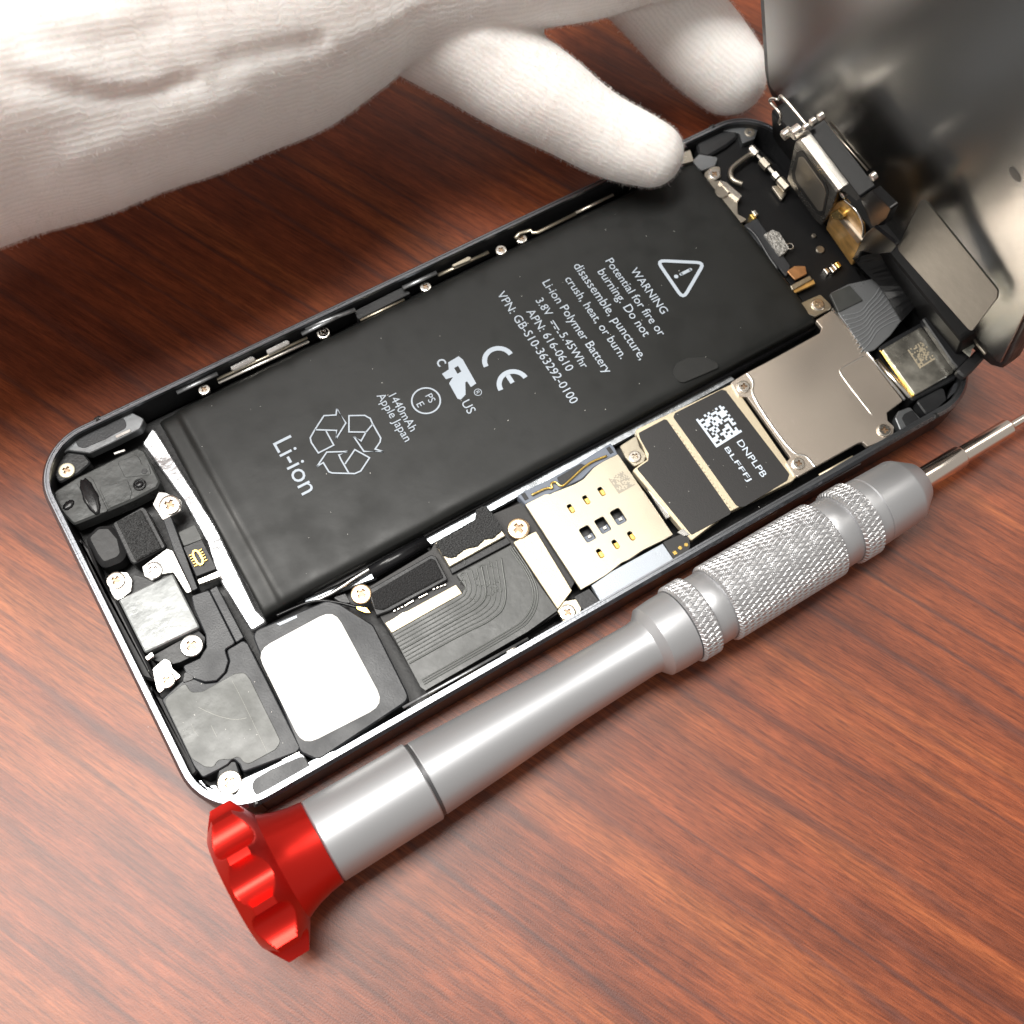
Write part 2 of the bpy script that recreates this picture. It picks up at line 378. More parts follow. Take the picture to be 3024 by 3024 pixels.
# ------------------------------------------------------------------ battery
bat = None
def battery():
    global bat
    x0, x1, y0, y1 = -44.0, 46.9, -7.4, 25.6
    nx, ny = 90, 34; V = []; F = []
    def zt(x, y):
        ex = min(x - x0, x1 - x); ey = min(y - y0, y1 - y); e = min(ex, ey)
        z = 5.25
        z -= .75 * math.exp(-max(ey, 0) / .55) + .5 * math.exp(-max(x1 - x, 0) / .38)
        # folded seal strip along the left end
        fx = x - x0
        if fx < 3.2: z -= .55 * (1 / (1 + math.exp((fx - 2.7) * 5))) ; z -= .5 * math.exp(-fx / .3)
        z += .05 * math.sin(x * .13 + 1) * math.sin(y * .15) - .03 * math.exp(-((fx - 4.6) / .9) ** 2)
        # pressed dimple by the pull tab
        return z
    xs = np.unique(np.concatenate([np.linspace(x0, x0 + 6, 24), np.linspace(x0 + 6, x1 - 3, 60), np.linspace(x1 - 3, x1, 14)]))
    ys = np.unique(np.concatenate([np.linspace(y0, y0 + 3, 14), np.linspace(y0 + 3, y1 - 3, 24), np.linspace(y1 - 3, y1, 14)]))
    for x in xs:
        for y in ys:
            rr = 1.0
            V.append((x, y, zt(x, y)))
    nyy = len(ys)
    for i in range(len(xs) - 1):
        for j in range(nyy - 1): F.append((i * nyy + j, (i + 1) * nyy + j, (i + 1) * nyy + j + 1, i * nyy + j + 1))
    # skirt
    loop = [i * nyy for i in range(len(xs))] + [(len(xs) - 1) * nyy + j for j in range(1, nyy)] + [i * nyy + nyy - 1 for i in range(len(xs) - 2, -1, -1)] + [j for j in range(nyy - 2, 0, -1)]
    b0 = len(V)
    for q in loop: v = V[q]; V.append((v[0], v[1], 1.3))
    for k in range(len(loop)): F.append((loop[k], b0 + k, b0 + (k + 1) % len(loop), loop[(k + 1) % len(loop)]))
    bat = child('battery', fix(mesh('battery', V, F)), 'battery_black', phone, smooth=True)
    bat['label'] = 'flat black battery pack with grey printing'
battery()
ZP = 5.33
# side tape edges of the battery
plate('battery_wrap', PX((770, 1822), (1460, 1440), (2120, 1095), (2400, 946), (2420, 962), (2140, 1118), (1480, 1466), (1000, 1728)), 3.2, 1.2, 'battery_edge', phone, .5, .2)
plate('pull_tab', FL((1530, 1080), (1560, 1020), (1640, 980), (1760, 975), (1850, 1010), (1870, 1050), (1590, 1170)), 5.42, .12, 'tab_film', phone, 1.2, .05)

FONT = None
def textmesh(body):
    cu = bpy.data.curves.new('t', 'FONT'); cu.body = body; cu.align_x = 'CENTER'; cu.align_y = 'CENTER'; cu.resolution_u = 3
    o = bpy.data.objects.new('t', cu); COL.objects.link(o)
    dg = bpy.context.evaluated_depsgraph_get(); dg.update()
    me = bpy.data.meshes.new_from_object(o.evaluated_get(dg)); bpy.data.objects.remove(o); bpy.data.curves.remove(cu)
    co = np.zeros(len(me.vertices) * 3); me.vertices.foreach_get('co', co); co = co.reshape(-1, 3)
    F = [tuple(p.vertices) for p in me.polygons]; bpy.data.meshes.remove(me)
    c = (co.min(0) + co.max(0)) / 2; co = co - c; return co, F
def text(name, body, px, length=None, height=None, z=ZP, m='print_grey', parent=None, ang=-90, mirror=False, grow=0, shear=0):
    """Writing centred on a photo pixel; reads along the direction ang (degrees in the x-y plane)."""
    co, F = textmesh(body); sz = co.max(0) - co.min(0)
    sx = length / sz[0] if length else height / sz[1]; sy = height / sz[1] if height else sx
    c = U(px, z); a = math.radians(ang); u = np.array([math.cos(a), math.sin(a)]); v = np.array([-u[1], u[0]])
    V = []
    for q in co:
        X = q[0] * sx * (-1 if mirror else 1) + shear * q[1] * sy; Y = q[1] * sy
        p = c[:2] + u * X + v * Y; V.append((p[0], p[1], z))
    if mirror: F = [f[::-1] for f in F]
    return child(name, mesh(name, V, F), m, parent or bat)
def plen(fr, a, b, z=ZP):
    p = fr(a, b); return float(np.linalg.norm(U(p[0], z) - U(p[1], z)))
def line(body, ctr, a, b, fr=FL, h=None, **k):
    text('printed_line', body, fr(ctr)[0], length=plen(fr, a, b), height=h, **k)
line('Li-ion', (422, 1022), (330, 838), (522, 1218), FK, 2.75)
line('1440mAh', (1185, 645), (1108, 520), (1268, 772), FK)
line('Apple Japan', (1113, 684), (1012, 520), (1218, 850), FK)
line('WARNING', (1370, 502), (1262, 342), (1482, 658))
line('Potential for fire or', (1272, 545), (1088, 272), (1462, 815))
line('burning. Do not', (1182, 590), (1018, 358), (1340, 830))
line('disassemble, puncture,', (1080, 648), (856, 305), (1310, 990))
line('crush, heat, or burn.', (985, 692), (800, 402), (1175, 985))
line('Li-ion Polymer Battery', (846, 758), (625, 428), (1065, 1085))
line('3.8V       5.45Whr', (748, 802), (588, 558), (915, 1048))
line('APN: 616-0610', (662, 852), (515, 640), (808, 1068))
line('VPN: GB-S10-363292-0100', (570, 900), (315, 505), (828, 1300))
def marks(name, strips, closed=False, wd=.16, fr=FK, sm=0):
    parts = []
    for s_ in strips:
        P = [U(p, ZP)[:2] for p in fr(*s_)]
        if sm: P = smoothpath(P, sm)
        parts.append(ribbon(P, wd, ZP, closed))
    V, F = polymesh(parts); child(name, fix(mesh(name, V, F)), 'print_grey', bat)
# direct-current sign between the figures
marks('printed_dc_sign', [((682, 714), (728, 785)), ], wd=.16, fr=FL)
marks('printed_dc_sign', [((668, 722), (680, 741)), ((690, 757), (702, 776)), ((712, 792), (722, 808))], wd=.16, fr=FL)
# recycling arrows
marks('recycling_arrow', [((555, 770), (620, 670), (706, 665), (712, 618), (776, 722), (706, 835), (710, 775), (555, 770)), ((555, 770), (522, 828), (530, 862), (580, 936), (690, 880), (635, 780))], wd=.2)
marks('recycling_arrow', [((968, 730), (950, 690), (910, 668), (798, 670), (798, 786), (920, 787), (968, 730)), ((968, 730), (1025, 830), (1020, 858), (985, 908), (1042, 926), (905, 925), (830, 815), (885, 850), (920, 787))], wd=.2)
marks('recycling_arrow', [((570, 1032), (640, 930), (792, 925), (726, 950), (742, 985), (796, 1078)), ((570, 1032), (615, 1005), (655, 1070), (680, 1079), (840, 1083), (882, 1065), (945, 970), (840, 912), (770, 1015))], wd=.2)
# circled PSE
c = U(FK((1348, 563))[0], ZP)
V, F = ribbon(circ(c, 2.02, 40), .22, ZP, True); child('printed_circle', fix(mesh('printed_circle', V, F)), 'print_grey', bat)
text('printed_letters', 'PS', FK((1380, 545))[0], height=1.05)
text('printed_letters', 'E', FK((1308, 590))[0], height=1.05)
# component mark
text('printed_letters', 'c', FK((1456, 290))[0], height=1.35)
text('printed_letters', 'us'.upper(), FK((1652, 606))[0], height=1.35)
V = []; F = []
def glyph(fr, outer, holes=(), name='printed_glyph', z=ZP):
    P = [U(p, z)[:2] for p in fr(*outer)]; H = [[U(p, z)[:2] for p in fr(*h)] for h in holes]
    L_ = [[Vector((*p, 0)) for p in P]] + [[Vector((*p, 0)) for p in h] for h in H]
    V = [(*p, z) for p in P] + [(*p, z) for h in H for p in h]
    child(name, fix(mesh(name, V, [tuple(t) for t in geometry.tessellate_polygon(L_)])), 'print_grey', bat)
glyph(FK, ((1490, 410), (1462, 372), (1510, 340), (1506, 290), (1580, 246), (1610, 270), (1706, 440), (1668, 466), (1640, 425), (1628, 432), (1630, 520), (1596, 556), (1572, 548), (1512, 440), (1540, 395)), [((1548, 330), (1572, 372), (1600, 355), (1576, 315))])
c = U(FK((1718, 503))[0], ZP)
V, F = ribbon(circ(c, .52, 24), .09, ZP, True); child('printed_circle', fix(mesh('printed_circle', V, F)), 'print_grey', bat)
text('printed_letters', 'R', FK((1718, 503))[0], height=.55)
# CE
for q, bar in (((297, 1003), False), ((402, 1170), True)):
    c = U(FL(q)[0], ZP); P = [c[:2] + 2.05 * np.array([math.cos(math.radians(a)), math.sin(math.radians(a))]) for a in range(2, 179, 8)]
    parts = [ribbon(P, .72, ZP)]
    if bar: parts.append(ribbon([c[:2] + np.array([0, 1.7]), c[:2] + np.array([0, .25])], .68, ZP))
    V, F = polymesh(parts); child('printed_glyph', fix(mesh('printed_glyph', V, F)), 'print_grey', bat)
# warning triangle
P = rounded([U(p, ZP)[:2] for p in FL((1425, 288), (1762, 304), (1612, 562))], .7)
V, F = ribbon(P, .52, ZP, True); child('printed_triangle', fix(mesh('printed_triangle', V, F)), 'print_grey', bat)
P = [U(p, ZP)[:2] for p in FL((1597, 386), (1664, 352))]
V, F = polymesh([ribbon(P, .5, ZP), ([(*p, ZP) for p in circ(U(FL((1562, 402))[0], ZP), .33, 16)], [tuple(range(16))]), ([(*p, ZP) for p in circ(P[0], .25, 12)], [tuple(range(12))]), ([(*p, ZP) for p in circ(P[1], .25, 12)], [tuple(range(12))])])
child('printed_exclamation', fix(mesh('printed_exclamation', V, F)), 'print_grey', bat)

# ------------------------------------------------------------------ bottom-end modules (left)
ph = phone
plate('corner_ledge', FA((330, 640), (372, 540), (520, 420), (700, 335), (900, 262), (1030, 330), (1000, 400), (800, 500), (640, 575), (480, 555), (400, 600)), 5.0, 1.6, 'corner_dark_metal', ph, .5, .12)
plate('ledge_slot', FA((538, 492), (560, 450), (690, 352), (890, 320), (905, 392), (740, 480), (600, 540), (556, 530)), 5.06, .2, 'grey_plastic', ph, .8, .04)
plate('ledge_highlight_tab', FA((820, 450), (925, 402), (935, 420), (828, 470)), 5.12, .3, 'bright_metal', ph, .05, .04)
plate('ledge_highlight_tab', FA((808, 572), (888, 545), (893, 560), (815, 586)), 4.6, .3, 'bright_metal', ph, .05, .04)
plate('antenna_film', FA((380, 850), (560, 740), (840, 600), (980, 535), (1035, 560), (1140, 775), (1120, 820), (960, 905), (760, 990), (640, 1040), (525, 1085), (460, 1020), (395, 940)), 4.9, 2.6, 'dark_film', ph, .5, .25)
plate('corner_recess', FA((400, 620), (480, 565), (600, 580), (650, 640), (560, 720), (420, 790), (380, 720)), 4.4, 2.5, 'black_plastic', ph, .6, .2)
plate('film_emboss', FA((545, 785), (632, 740), (664, 765), (772, 990), (690, 1012), (640, 960)), 4.97, .2, 'dark_film', ph, .4, .06)
plate('film_emboss', FA((835, 635), (970, 587), (1000, 620), (1012, 662), (1060, 652), (1080, 730), (940, 745), (890, 750)), 4.96, .2, 'dark_film', ph, .4, .06)
plate('film_emboss', FA((700, 810), (830, 790), (905, 755), (940, 850), (930, 905), (775, 970)), 4.97, .2, 'dark_film', ph, .5, .06)
def blob(name, px, z, rx, ry, rz, ang, m, parent=ph, lump=0):
    c = U(px, z); bm = bmesh.new(); bmesh.ops.create_icosphere(bm, subdivisions=3, radius=1)
    a = math.radians(ang)
    for v in bm.verts:
        k = 1 + lump * math.sin(v.co.x * 9 + 1) * math.cos(v.co.y * 7)
        x, y, zz = v.co.x * rx * k, v.co.y * ry * k, v.co.z * rz * k
        v.co = ((c[0] + x * math.cos(a) - y * math.sin(a)) * S, (c[1] + x * math.sin(a) + y * math.cos(a)) * S, (z + zz) * S)
    me = bpy.data.meshes.new(name); bm.to_mesh(me); bm.free(); return child(name, me, m, parent, smooth=True)
blob('glue_bead', FA((645, 885))[0], 4.95, 3.0, 1.0, .35, -93, 'battery_edge', lump=.09)
blob('glue_bead', FA((490, 945))[0], 4.9, .9, .6, .25, 20, 'battery_edge', lump=.1)
V, F = slab(circ(U(FA((1030, 703))[0], 5), .42, 16), 5.0, 4.7, .05); child('film_dot', fix(mesh('film_dot', V, F)), 'black_plastic', ph)
V, F = tube([(*p, 4.98) for p in circ(U(FA((995, 798))[0], 5), .78, 24)] + [(*circ(U(FA((995, 798))[0], 5), .78, 24)[0], 4.98)], .12, 6); child('film_ring', fix(mesh('film_ring', V, F)), 'battery_edge', ph, smooth=True)
blob('glue_bead', FA((995, 798))[0], 4.95, .6, .5, .25, 0, 'battery_edge', lump=.1)
screw(FA((473, 695))[0], 24, 4.75, 'screw_pale', 40)
plate('foam_tray', FA((800, 1075), (1015, 955), (1045, 975), (1185, 1245), (960, 1365), (930, 1350)), 4.7, 3, 'black_plastic', ph, .4, .15)
plate('foam_pad', FA((828, 1062), (1005, 975), (1150, 1248), (965, 1343)), 5.1, .8, 'foam', ph, .25, .15)
plate('audio_jack', FA((595, 1175), (690, 1085), (790, 1080), (868, 1170), (895, 1290), (855, 1340), (725, 1392), (665, 1310)), 4.7, 3, 'rubber', ph, 1.2, .7, smooth=False)
plate('spring_clip', FA((1088, 940), (1130, 850), (1180, 855), (1290, 905), (1290, 985), (1160, 1055)), 4.6, .5, 'bright_metal', ph, .3)
screw(FA((1208, 940))[0], 31, 5.0, a=40)
plate('antenna_bracket', FA((1012, 1385), (1190, 1255), (1232, 1270), (1372, 1560), (1330, 1575), (1235, 1425), (1150, 1440), (1085, 1485), (1030, 1455)), 4.9, .5, 'bright_metal', ph, .3)
screw(FA((1092, 1408))[0], 27, 5.15, 'bright_metal', 20)
plate('antenna_bracket', FA((762, 1490), (820, 1420), (910, 1425), (945, 1480), (935, 1560), (880, 1605), (825, 1625), (790, 1570)), 4.8, .5, 'bright_metal', ph, .4)
screw(FA((825, 1480))[0], 27, 5.1, a=35)
plate('bridge_plate', FA((900, 1480), (960, 1440), (1030, 1460), (1090, 1490), (1200, 1430), (1250, 1450), (920, 1600)), 4.3, .5, 'black_plastic', ph, .2)
plate('side_rail', FA((1150, 1010), (1220, 1030), (1410, 1540), (1370, 1560), (1240, 1270)), 4.5, 2.5, 'grey_plastic', ph, .2)
plate('connector_flex', FA((1270, 1140), (1390, 1082), (1445, 1190), (1310, 1240)), 4.2, .4, 'flex', ph, .3)
cb = plate('board_connector', FA((1305, 1245), (1440, 1190), (1545, 1400), (1400, 1455)), 4.3, 1.2, 'black_plastic', ph, .2)
c = U(FA((1412, 1320))[0], 4.55); axs = np.array([math.cos(math.radians(-90)), math.sin(math.radians(-90))]); V, F = [], []
P = []
for k in range(24):
    t = 2 * math.pi * k / 24; P.append(c[:2] + np.array([.42 * math.cos(t), .75 * math.sin(t) + (.35 if math.sin(t) > 0 else -.35)]))
V, F = ribbon(P, .26, 4.62, True, .3); child('gold_contact_ring', fix(mesh('gold_contact_ring', V, F)), 'gold', cb)
gp = None
for sx in (-1, 1):
    for k in range(5):
        y = c[1] + (k - 2) * .42; x = c[0] + sx * .72
        V, F = slab([(x - .24, y - .09), (x + .24, y - .09), (x + .24, y + .09), (x - .24, y + .09)], 4.55, 4.25, .03)
        child('gold_pin', fix(mesh('gold_pin', V, F)), 'gold', cb)
plate('connector_shell', FB((680, 270), (830, 205), (855, 245), (695, 305)), 4.1, .8, 'nickel', ph, .2)
plate('metal_floor_strip', PX((420, 1310), (450, 1262), (462, 1275), (640, 1560), (755, 1800), (790, 1835), (742, 1864), (640, 1700), (610, 1600), (540, 1475)), 2.8, 1, 'strip_metal', ph, .5, .2)
plate('port_cover', FB((118, 412), (505, 225), (700, 608), (308, 792)), 5.15, 3.5, 'tape', ph, .35, .18)
plate('port_cover_tab', FB((92, 395), (148, 362), (166, 395), (110, 420)), 5.22, .4, 'bright_metal', ph, .15)
plate('port_cover_tab', FB((308, 822), (358, 783), (378, 812), (325, 850)), 5.22, .4, 'bright_metal', ph, .15)
plate('port_base', FB((330, 830), (690, 630), (740, 680), (730, 780), (560, 860), (480, 880), (420, 860)), 4.2, 2.5, 'black_plastic', ph, .3)
screw(FB((640, 738))[0], 34, 5.0, 'bright_metal', 20)
plate('ground_bracket', FB((362, 905), (450, 830), (490, 850), (505, 900), (572, 960), (500, 1005), (408, 1085), (385, 1030)), 4.7, .5, 'bright_metal', ph, .3)
screw(FB((463, 985))[0], 25, 5.05, 'nickel', 20)
plate('edge_gasket', PX(*FA((545, 1160), (640, 1250), (760, 1560)) + FB((110, 420), (300, 800), (340, 880), (385, 1000), (290, 968), (200, 812), (0, 450), (-60, 300))), 4.9, 3, 'rubber', ph, .5, .3)
plate('edge_gasket', FB((330, 1000), (400, 1090), (450, 1120), (690, 1640), (640, 1680), (560, 1560), (400, 1240)), 4.6, 3, 'rubber', ph, .5, .25)
plate('speaker_duct', FB((638, 385), (765, 342), (955, 722), (880, 768), (905, 850), (880, 930), (820, 990), (740, 1000), (655, 975), (600, 935), (578, 885), (700, 830), (748, 750), (740, 660), (660, 480)), 5.0, 3.5, 'grey_plastic', ph, .4, .12)
plate('speaker_duct_lid', FB((770, 342), (822, 312), (1015, 680), (960, 720)), 4.95, 3.5, 'grey_plastic', ph, .2, .1)
plate('loudspeaker', FB((425, 1125), (580, 985), (640, 968), (740, 1008), (822, 1000), (890, 930), (912, 850), (890, 772), (1010, 700), (1045, 725), (1420, 1470), (1390, 1502), (1005, 1645), (985, 1590), (940, 1545), (900, 1590), (830, 1630), (720, 1685), (655, 1600)), 4.9, 3.8, 'grey_plastic', ph, .5, .15)
plate('loudspeaker_film', FB((440, 1130), (575, 1020), (600, 1015), (640, 1075), (720, 1068), (945, 942), (1020, 930), (1062, 985), (1280, 1425), (1240, 1482), (1050, 1585), (1010, 1570), (975, 1530), (930, 1550), (830, 1555), (800, 1610), (735, 1605), (640, 1545)), 4.97, .2, 'speaker_film', ph, .9, .05)
plate('duct_corner', FB((590, 920), (660, 960), (650, 985), (575, 1010)), 5.02, .5, 'black_plastic', ph, .3)
plate('sticker_frame', PX((740, 1866), (965, 1772), (1003, 1782), (1103, 1845), (1213, 2065), (940, 2246), (886, 2222)), 4.85, 3.6, 'grey_plastic', ph, 1.3, .2)
plate('white_sticker', PX((756, 1922), (986, 1798), (1137, 2080), (895, 2204)), 4.93, .15, 'white_paper', ph, 2.1, .04, label='rounded white paper sticker')
plate('sticker_frame_lip', FB((1240, 585), (1390, 520), (1400, 540), (1270, 600)), 4.9, .3, 'tray_grey', ph, .05)
plate('corner_ledge', FB((690, 1690), (740, 1742), (815, 1730), (850, 1785), (960, 1805), (1002, 1690), (1200, 1600), (1400, 1500), (1440, 1520), (1505, 1625), (1300, 1745), (1120, 1845), (900, 1872), (780, 1810)), 5.0, 1.6, 'corner_white_metal', ph, .5, .12)
plate('ledge_slot', FB((1068, 1742), (1088, 1692), (1200, 1625), (1320, 1572), (1440, 1520), (1495, 1622), (1350, 1715), (1290, 1775), (1160, 1828), (1092, 1800)), 5.06, .2, 'grey_plastic', ph, .8, .04)
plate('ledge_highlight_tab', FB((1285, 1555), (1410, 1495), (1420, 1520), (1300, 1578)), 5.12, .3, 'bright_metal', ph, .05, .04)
plate('corner_clip', FB((815, 1720), (840, 1560), (960, 1560), (990, 1650), (900, 1700)), 4.5, 2, 'black_plastic', ph, .4, .2)
screw(FB((912, 1715))[0], 36, 5.15, a=20)
# silver foil beside the battery
plate('foil_strip', PX(*FC((820, 425), (860, 400)) + FD((0, 1015), (600, 730), (1000, 545), (1650, 225), (1745, 290), (1010, 690), (200, 1125)) + FC((900, 505))), 2.6, .6, 'foil', ph, .3, .1)
plate('foil_strip', FC((0, 830), (110, 790), (360, 715), (455, 655), (520, 740), (400, 780), (110, 890), (0, 930)), 2.6, .6, 'foil', ph, .3, .1)
V, F = tube(smoothpath([U(p, 3.3) for p in FC((90, 900), (200, 850), (370, 735), (460, 680))]), .35, 8); child('bright_strip', fix(mesh('bright_strip', V, F)), 'bright_metal', ph, smooth=True)
V, F = tube([U(p, 3.0) for p in FC((470, 705), (870, 480))], .95, 12); child('tape_roll', fix(mesh('tape_roll', V, F)), 'battery_edge', ph, smooth=True)
V, F = tube(smoothpath([U(p, 4.3) for p in FC((-200, 1010), (0, 920), (110, 900), (240, 915), (360, 945), (430, 975))]), .22, 8); child('antenna_cable', fix(mesh('antenna_cable', V, F)), 'battery_edge', ph, smooth=True)
plate('cable_plug', FC((365, 940), (440, 950), (475, 990), (430, 990), (370, 965)), 4.6, .3, 'gold', ph, .1)
plate('cable_clip', FC((200, 880), (290, 850), (330, 920), (260, 920)), 4.4, 1, 'black_plastic', ph, .2)
# ------------------------------------------------------------------ lower board and flex
plate('lower_board', FC((430, 820), (900, 540), (930, 480), (1350, 280), (1640, 160), (1932, 760), (1800, 1000), (870, 1560), (560, 1060)), 3.9, 1.0, 'label_black', ph, .3)
plate('foam_tray', FC((445, 830), (900, 575), (935, 585), (1022, 750), (605, 975), (510, 1010)), 4.7, 1.5, 'black_plastic', ph, .25, .12)
plate('foam_pad', FC((470, 850), (900, 598), (930, 610), (990, 735), (560, 965), (500, 960)), 5.0, .6, 'foam_dark', ph, .3, .15)
plate('connector_cover', FC((928, 490), (1340, 292), (1432, 440), (1032, 662)), 5.05, .8, 'sim_metal', ph, .15, .1)
plate('connector_side', FC((1030, 665), (1440, 450), (1470, 490), (1050, 710)), 4.5, 1.0, 'black_plastic', ph, .1)
def torn(pts, it=3, amp=.10):
    P = [np.array(p, float) for p in pts]
    for _ in range(it):
        Q = []
        for a, b in zip(P, P[1:] + P[:1]):
            m_ = (a + b) / 2 + rng.normal(0, amp, 2) * np.linalg.norm(b - a); Q += [a, m_]
        P = Q; amp *= .9
    return P
P = torn([U(p, 5.4)[:2] for p in FC((935, 500), (1030, 430), (1215, 320), (1222, 255), (1300, 232), (1345, 285), (1405, 395), (1250, 490), (1080, 585), (1020, 590), (960, 530))])
V, F = slab(P, 5.4, 5.06, .0); child('foam_torn', fix(mesh('foam_torn', V, F)), 'foam', ph)
screw(FC((1525, 385))[0], 33, 5.05, 'brass', 10)
screw(FC((402, 852))[0], 31, 4.95, 'brass', 30)
plate('cable_stiffener', FC((572, 1062), (1078, 788), (1122, 850), (620, 1132)), 4.72, .3, 'beige_board', ph, .15, .05)
plate('cable_stiffener_oval', FC((605, 1050), (700, 985), (760, 975), (775, 1000), (650, 1085), (615, 1080)), 4.76, .1, 'sim_metal', ph, .5, .02)
fx = plate('display_flex', FC((620, 1135), (1122, 852), (1140, 800), (1080, 715), (1470, 505), (1805, 972), (1590, 1125), (860, 1545), (825, 1520)), 4.6, .25, 'flex', ph, .15, .05)
inner = FC((630, 1155), (1110, 890), (1150, 850), (1155, 800), (1120, 722))
outer = FC((745, 1350), (1130, 1135), (1330, 1045), (1450, 930), (1400, 600))
for k in range(9):
    t = k / 8; P = [U((a[0] * (1 - t) + b[0] * t, a[1] * (1 - t) + b[1] * t), 4.62) for a, b in zip(inner, outer)]
    V, F = tube(smoothpath(P, 3), .085 if k not in (4, 8) else .14, 6); child('flex_trace', fix(mesh('flex_trace', V, F)), 'flex_trace', fx, smooth=True)
for off in (0, 16, 32):
    P = [U(p, 4.62) for p in FC((850 - off * .4, 1500 - off), (1480 - off * .3, 1140 - off), (1610 - off, 1050 - off * .6), (1672 - off, 900 - off * .1), (1640 - off, 740), (1490 - off * .9, 520 + off * .4))]
    V, F = tube(smoothpath(P, 3), .1, 6); child('flex_trace', fix(mesh('flex_trace', V, F)), 'flex_trace', fx, smooth=True)
for k in range(26):
    t = rng.random(2); p = FC((1130 + 270 * t[0], 640 + 300 * t[1] * (1 - .2 * t[0])))[0]; c = U(p, 4.62)
    a = rng.random() * 3; V, F = tube(smoothpath([c, c + np.array([.5 * math.cos(a), .5 * math.sin(a), 0]), c + np.array([.8 * math.cos(a + .6), .8 * math.sin(a + .6), 0])]), .07, 5)
    child('flex_trace', fix(mesh('flex_trace', V, F)), 'flex_trace', fx, smooth=True)
plate('board_strip', FC((1488, 485), (1650, 408), (1905, 830), (1805, 962)), 4.75, .4, 'beige_board', ph, .15, .05)
plate('corner_bracket', FC((1800, 975), (1850, 905), (1935, 890), (1975, 960), (1930, 1060), (1850, 1060)), 4.6, .5, 'sim_metal', ph, .3)
screw(FC((1875, 985))[0], 25, 4.9, a=25)
# chips along the edge of the flex
for (a, b) in (((640, 975), (720, 935)), ((735, 925), (770, 905)), ((820, 880), (870, 855)), ((920, 820), (1000, 790))):
    for k in range(4):
        t = k / 3; p = FC((a[0] * (1 - t) + b[0] * t, a[1] * (1 - t) + b[1] * t))[0]; c = U(p, 4.3)
        V, F = slab([c[:2] + np.array(q) for q in ((-.16, -.1), (.16, -.1), (.16, .1), (-.16, .1))], 4.35, 3.9, .04); child('solder_chip', fix(mesh('solder_chip', V, F)), 'nickel', ph)
# ------------------------------------------------------------------ SIM reader
def oval(px, lx, ly, z=4.95, r=None, ang=0):
    c = U(px, z)[:2]; P = [c + np.array(q) for q in ((-lx, -ly), (lx, -ly), (lx, ly), (-lx, ly))]
    return rounded(P, r if r else min(lx, ly) * .95, 5)
small = [(570, 1212), (680, 1150), (788, 1090), (1000, 1407), (889, 1467), (778, 1532)]
big = [(688, 1392), (797, 1330), (908, 1268)]
holes = [oval(FD(q)[0], .36, .72) for q in small] + [oval(FD(q)[0], .78, 1.15, r=.35) for q in big]
plate('sim_base', FD((240, 1180), (910, 830), (1300, 1400), (640, 1790)), 3.4, 1, 'black_plastic', ph, .2)
sim = plate('sim_reader_cover', FD((242, 1182), (385, 1108), (425, 1108), (440, 1098), (600, 1035), (660, 1000), (730, 920), (790, 880), (905, 822), (1300, 1398), (1225, 1440), (1090, 1505), (985, 1575), (930, 1600), (830, 1680), (740, 1735), (640, 1792)), 4.95, .35, 'sim_metal', ph, .15, .06, holes=holes)
for q in small:
    c = U(FD(q)[0], 4.75)[:2] + np.array([.02, -.18]); V, F = slab(rounded([c + np.array(s_) for s_ in ((-.32, -.5), (.32, -.5), (.32, .45), (-.32, .45))], .12), 4.82, 4.3, .1); child('gold_contact', fix(mesh('gold_contact', V, F)), 'gold', sim)
for q in big:
    c = U(FD(q)[0], 4.5)[:2]
    V, F = slab([c + np.array(s_) for s_ in ((-.7, -1.1), (.7, -1.1), (.7, -.1), (-.7, -.1))], 4.3, 3.6, .06); child('contact_block', fix(mesh('contact_block', V, F)), 'slate_blue_plastic', sim)
    V, F = slab([c + np.array(s_) for s_ in ((-.25, -.7), (.35, -.7), (.35, -.2), (-.25, -.2))], 4.5, 4.1, .06); child('contact_tip', fix(mesh('contact_tip', V, F)), 'bright_metal', sim)
def matrix_code(name, quad, n, z, m, parent, fill=.55):
    Q = [U(p, z) for p in quad]; parts = []
    for i in range(n):
        for j in range(n):
            on = (i == 0) or (j == n - 1) or (rng.random() < fill and i < n and j < n)
            if i == n - 1 or j == 0: on = on and ((i + j) % 2 == 0 or i == 0 and j == n - 1)
            if not on: continue
            def at(u, v): return (Q[0] * (1 - u) * (1 - v) + Q[1] * u * (1 - v) + Q[2] * u * v + Q[3] * (1 - u) * v)
            V = [at(i / n, j / n), at((i + 1) / n, j / n), at((i + 1) / n, (j + 1) / n), at(i / n, (j + 1) / n)]
            parts.append(([(*v[:2], z) for v in V], [(0, 1, 2, 3)]))
    V, F = polymesh(parts); child(name, fix(mesh(name, V, F)), m, parent)
mat('etched_grey', (.33, .30, .25), .6, .3)
matrix_code('etched_code', FD((838, 1000), (945, 940), (1028, 1042), (912, 1108)), 14, 4.965, 'etched_grey', sim)
plate('sim_frame', FD((188, 1120), (240, 1085), (350, 1035), (560, 930), (850, 745), (880, 775), (905, 825), (790, 885), (730, 920), (650, 1000), (430, 1105), (245, 1182)), 4.9, 1.6, 'slate_blue_plastic', ph, .15, .1)
plate('sim_frame_slot', FD((470, 990), (640, 890), (670, 900), (640, 940), (520, 1040), (490, 1045)), 4.95, .2, 'black_plastic', ph, .1, .03)
for q in ((242, 1125), (848, 795)):
    c = U(FD(q)[0], 4.95)[:2]; V, F = slab([c + np.array(s_) for s_ in ((-.3, -.55), (.3, -.55), (.3, .55), (-.3, .55))], 4.97, 4.7, .05); child('sim_frame_slot', fix(mesh('sim_frame_slot', V, F)), 'black_plastic', ph)
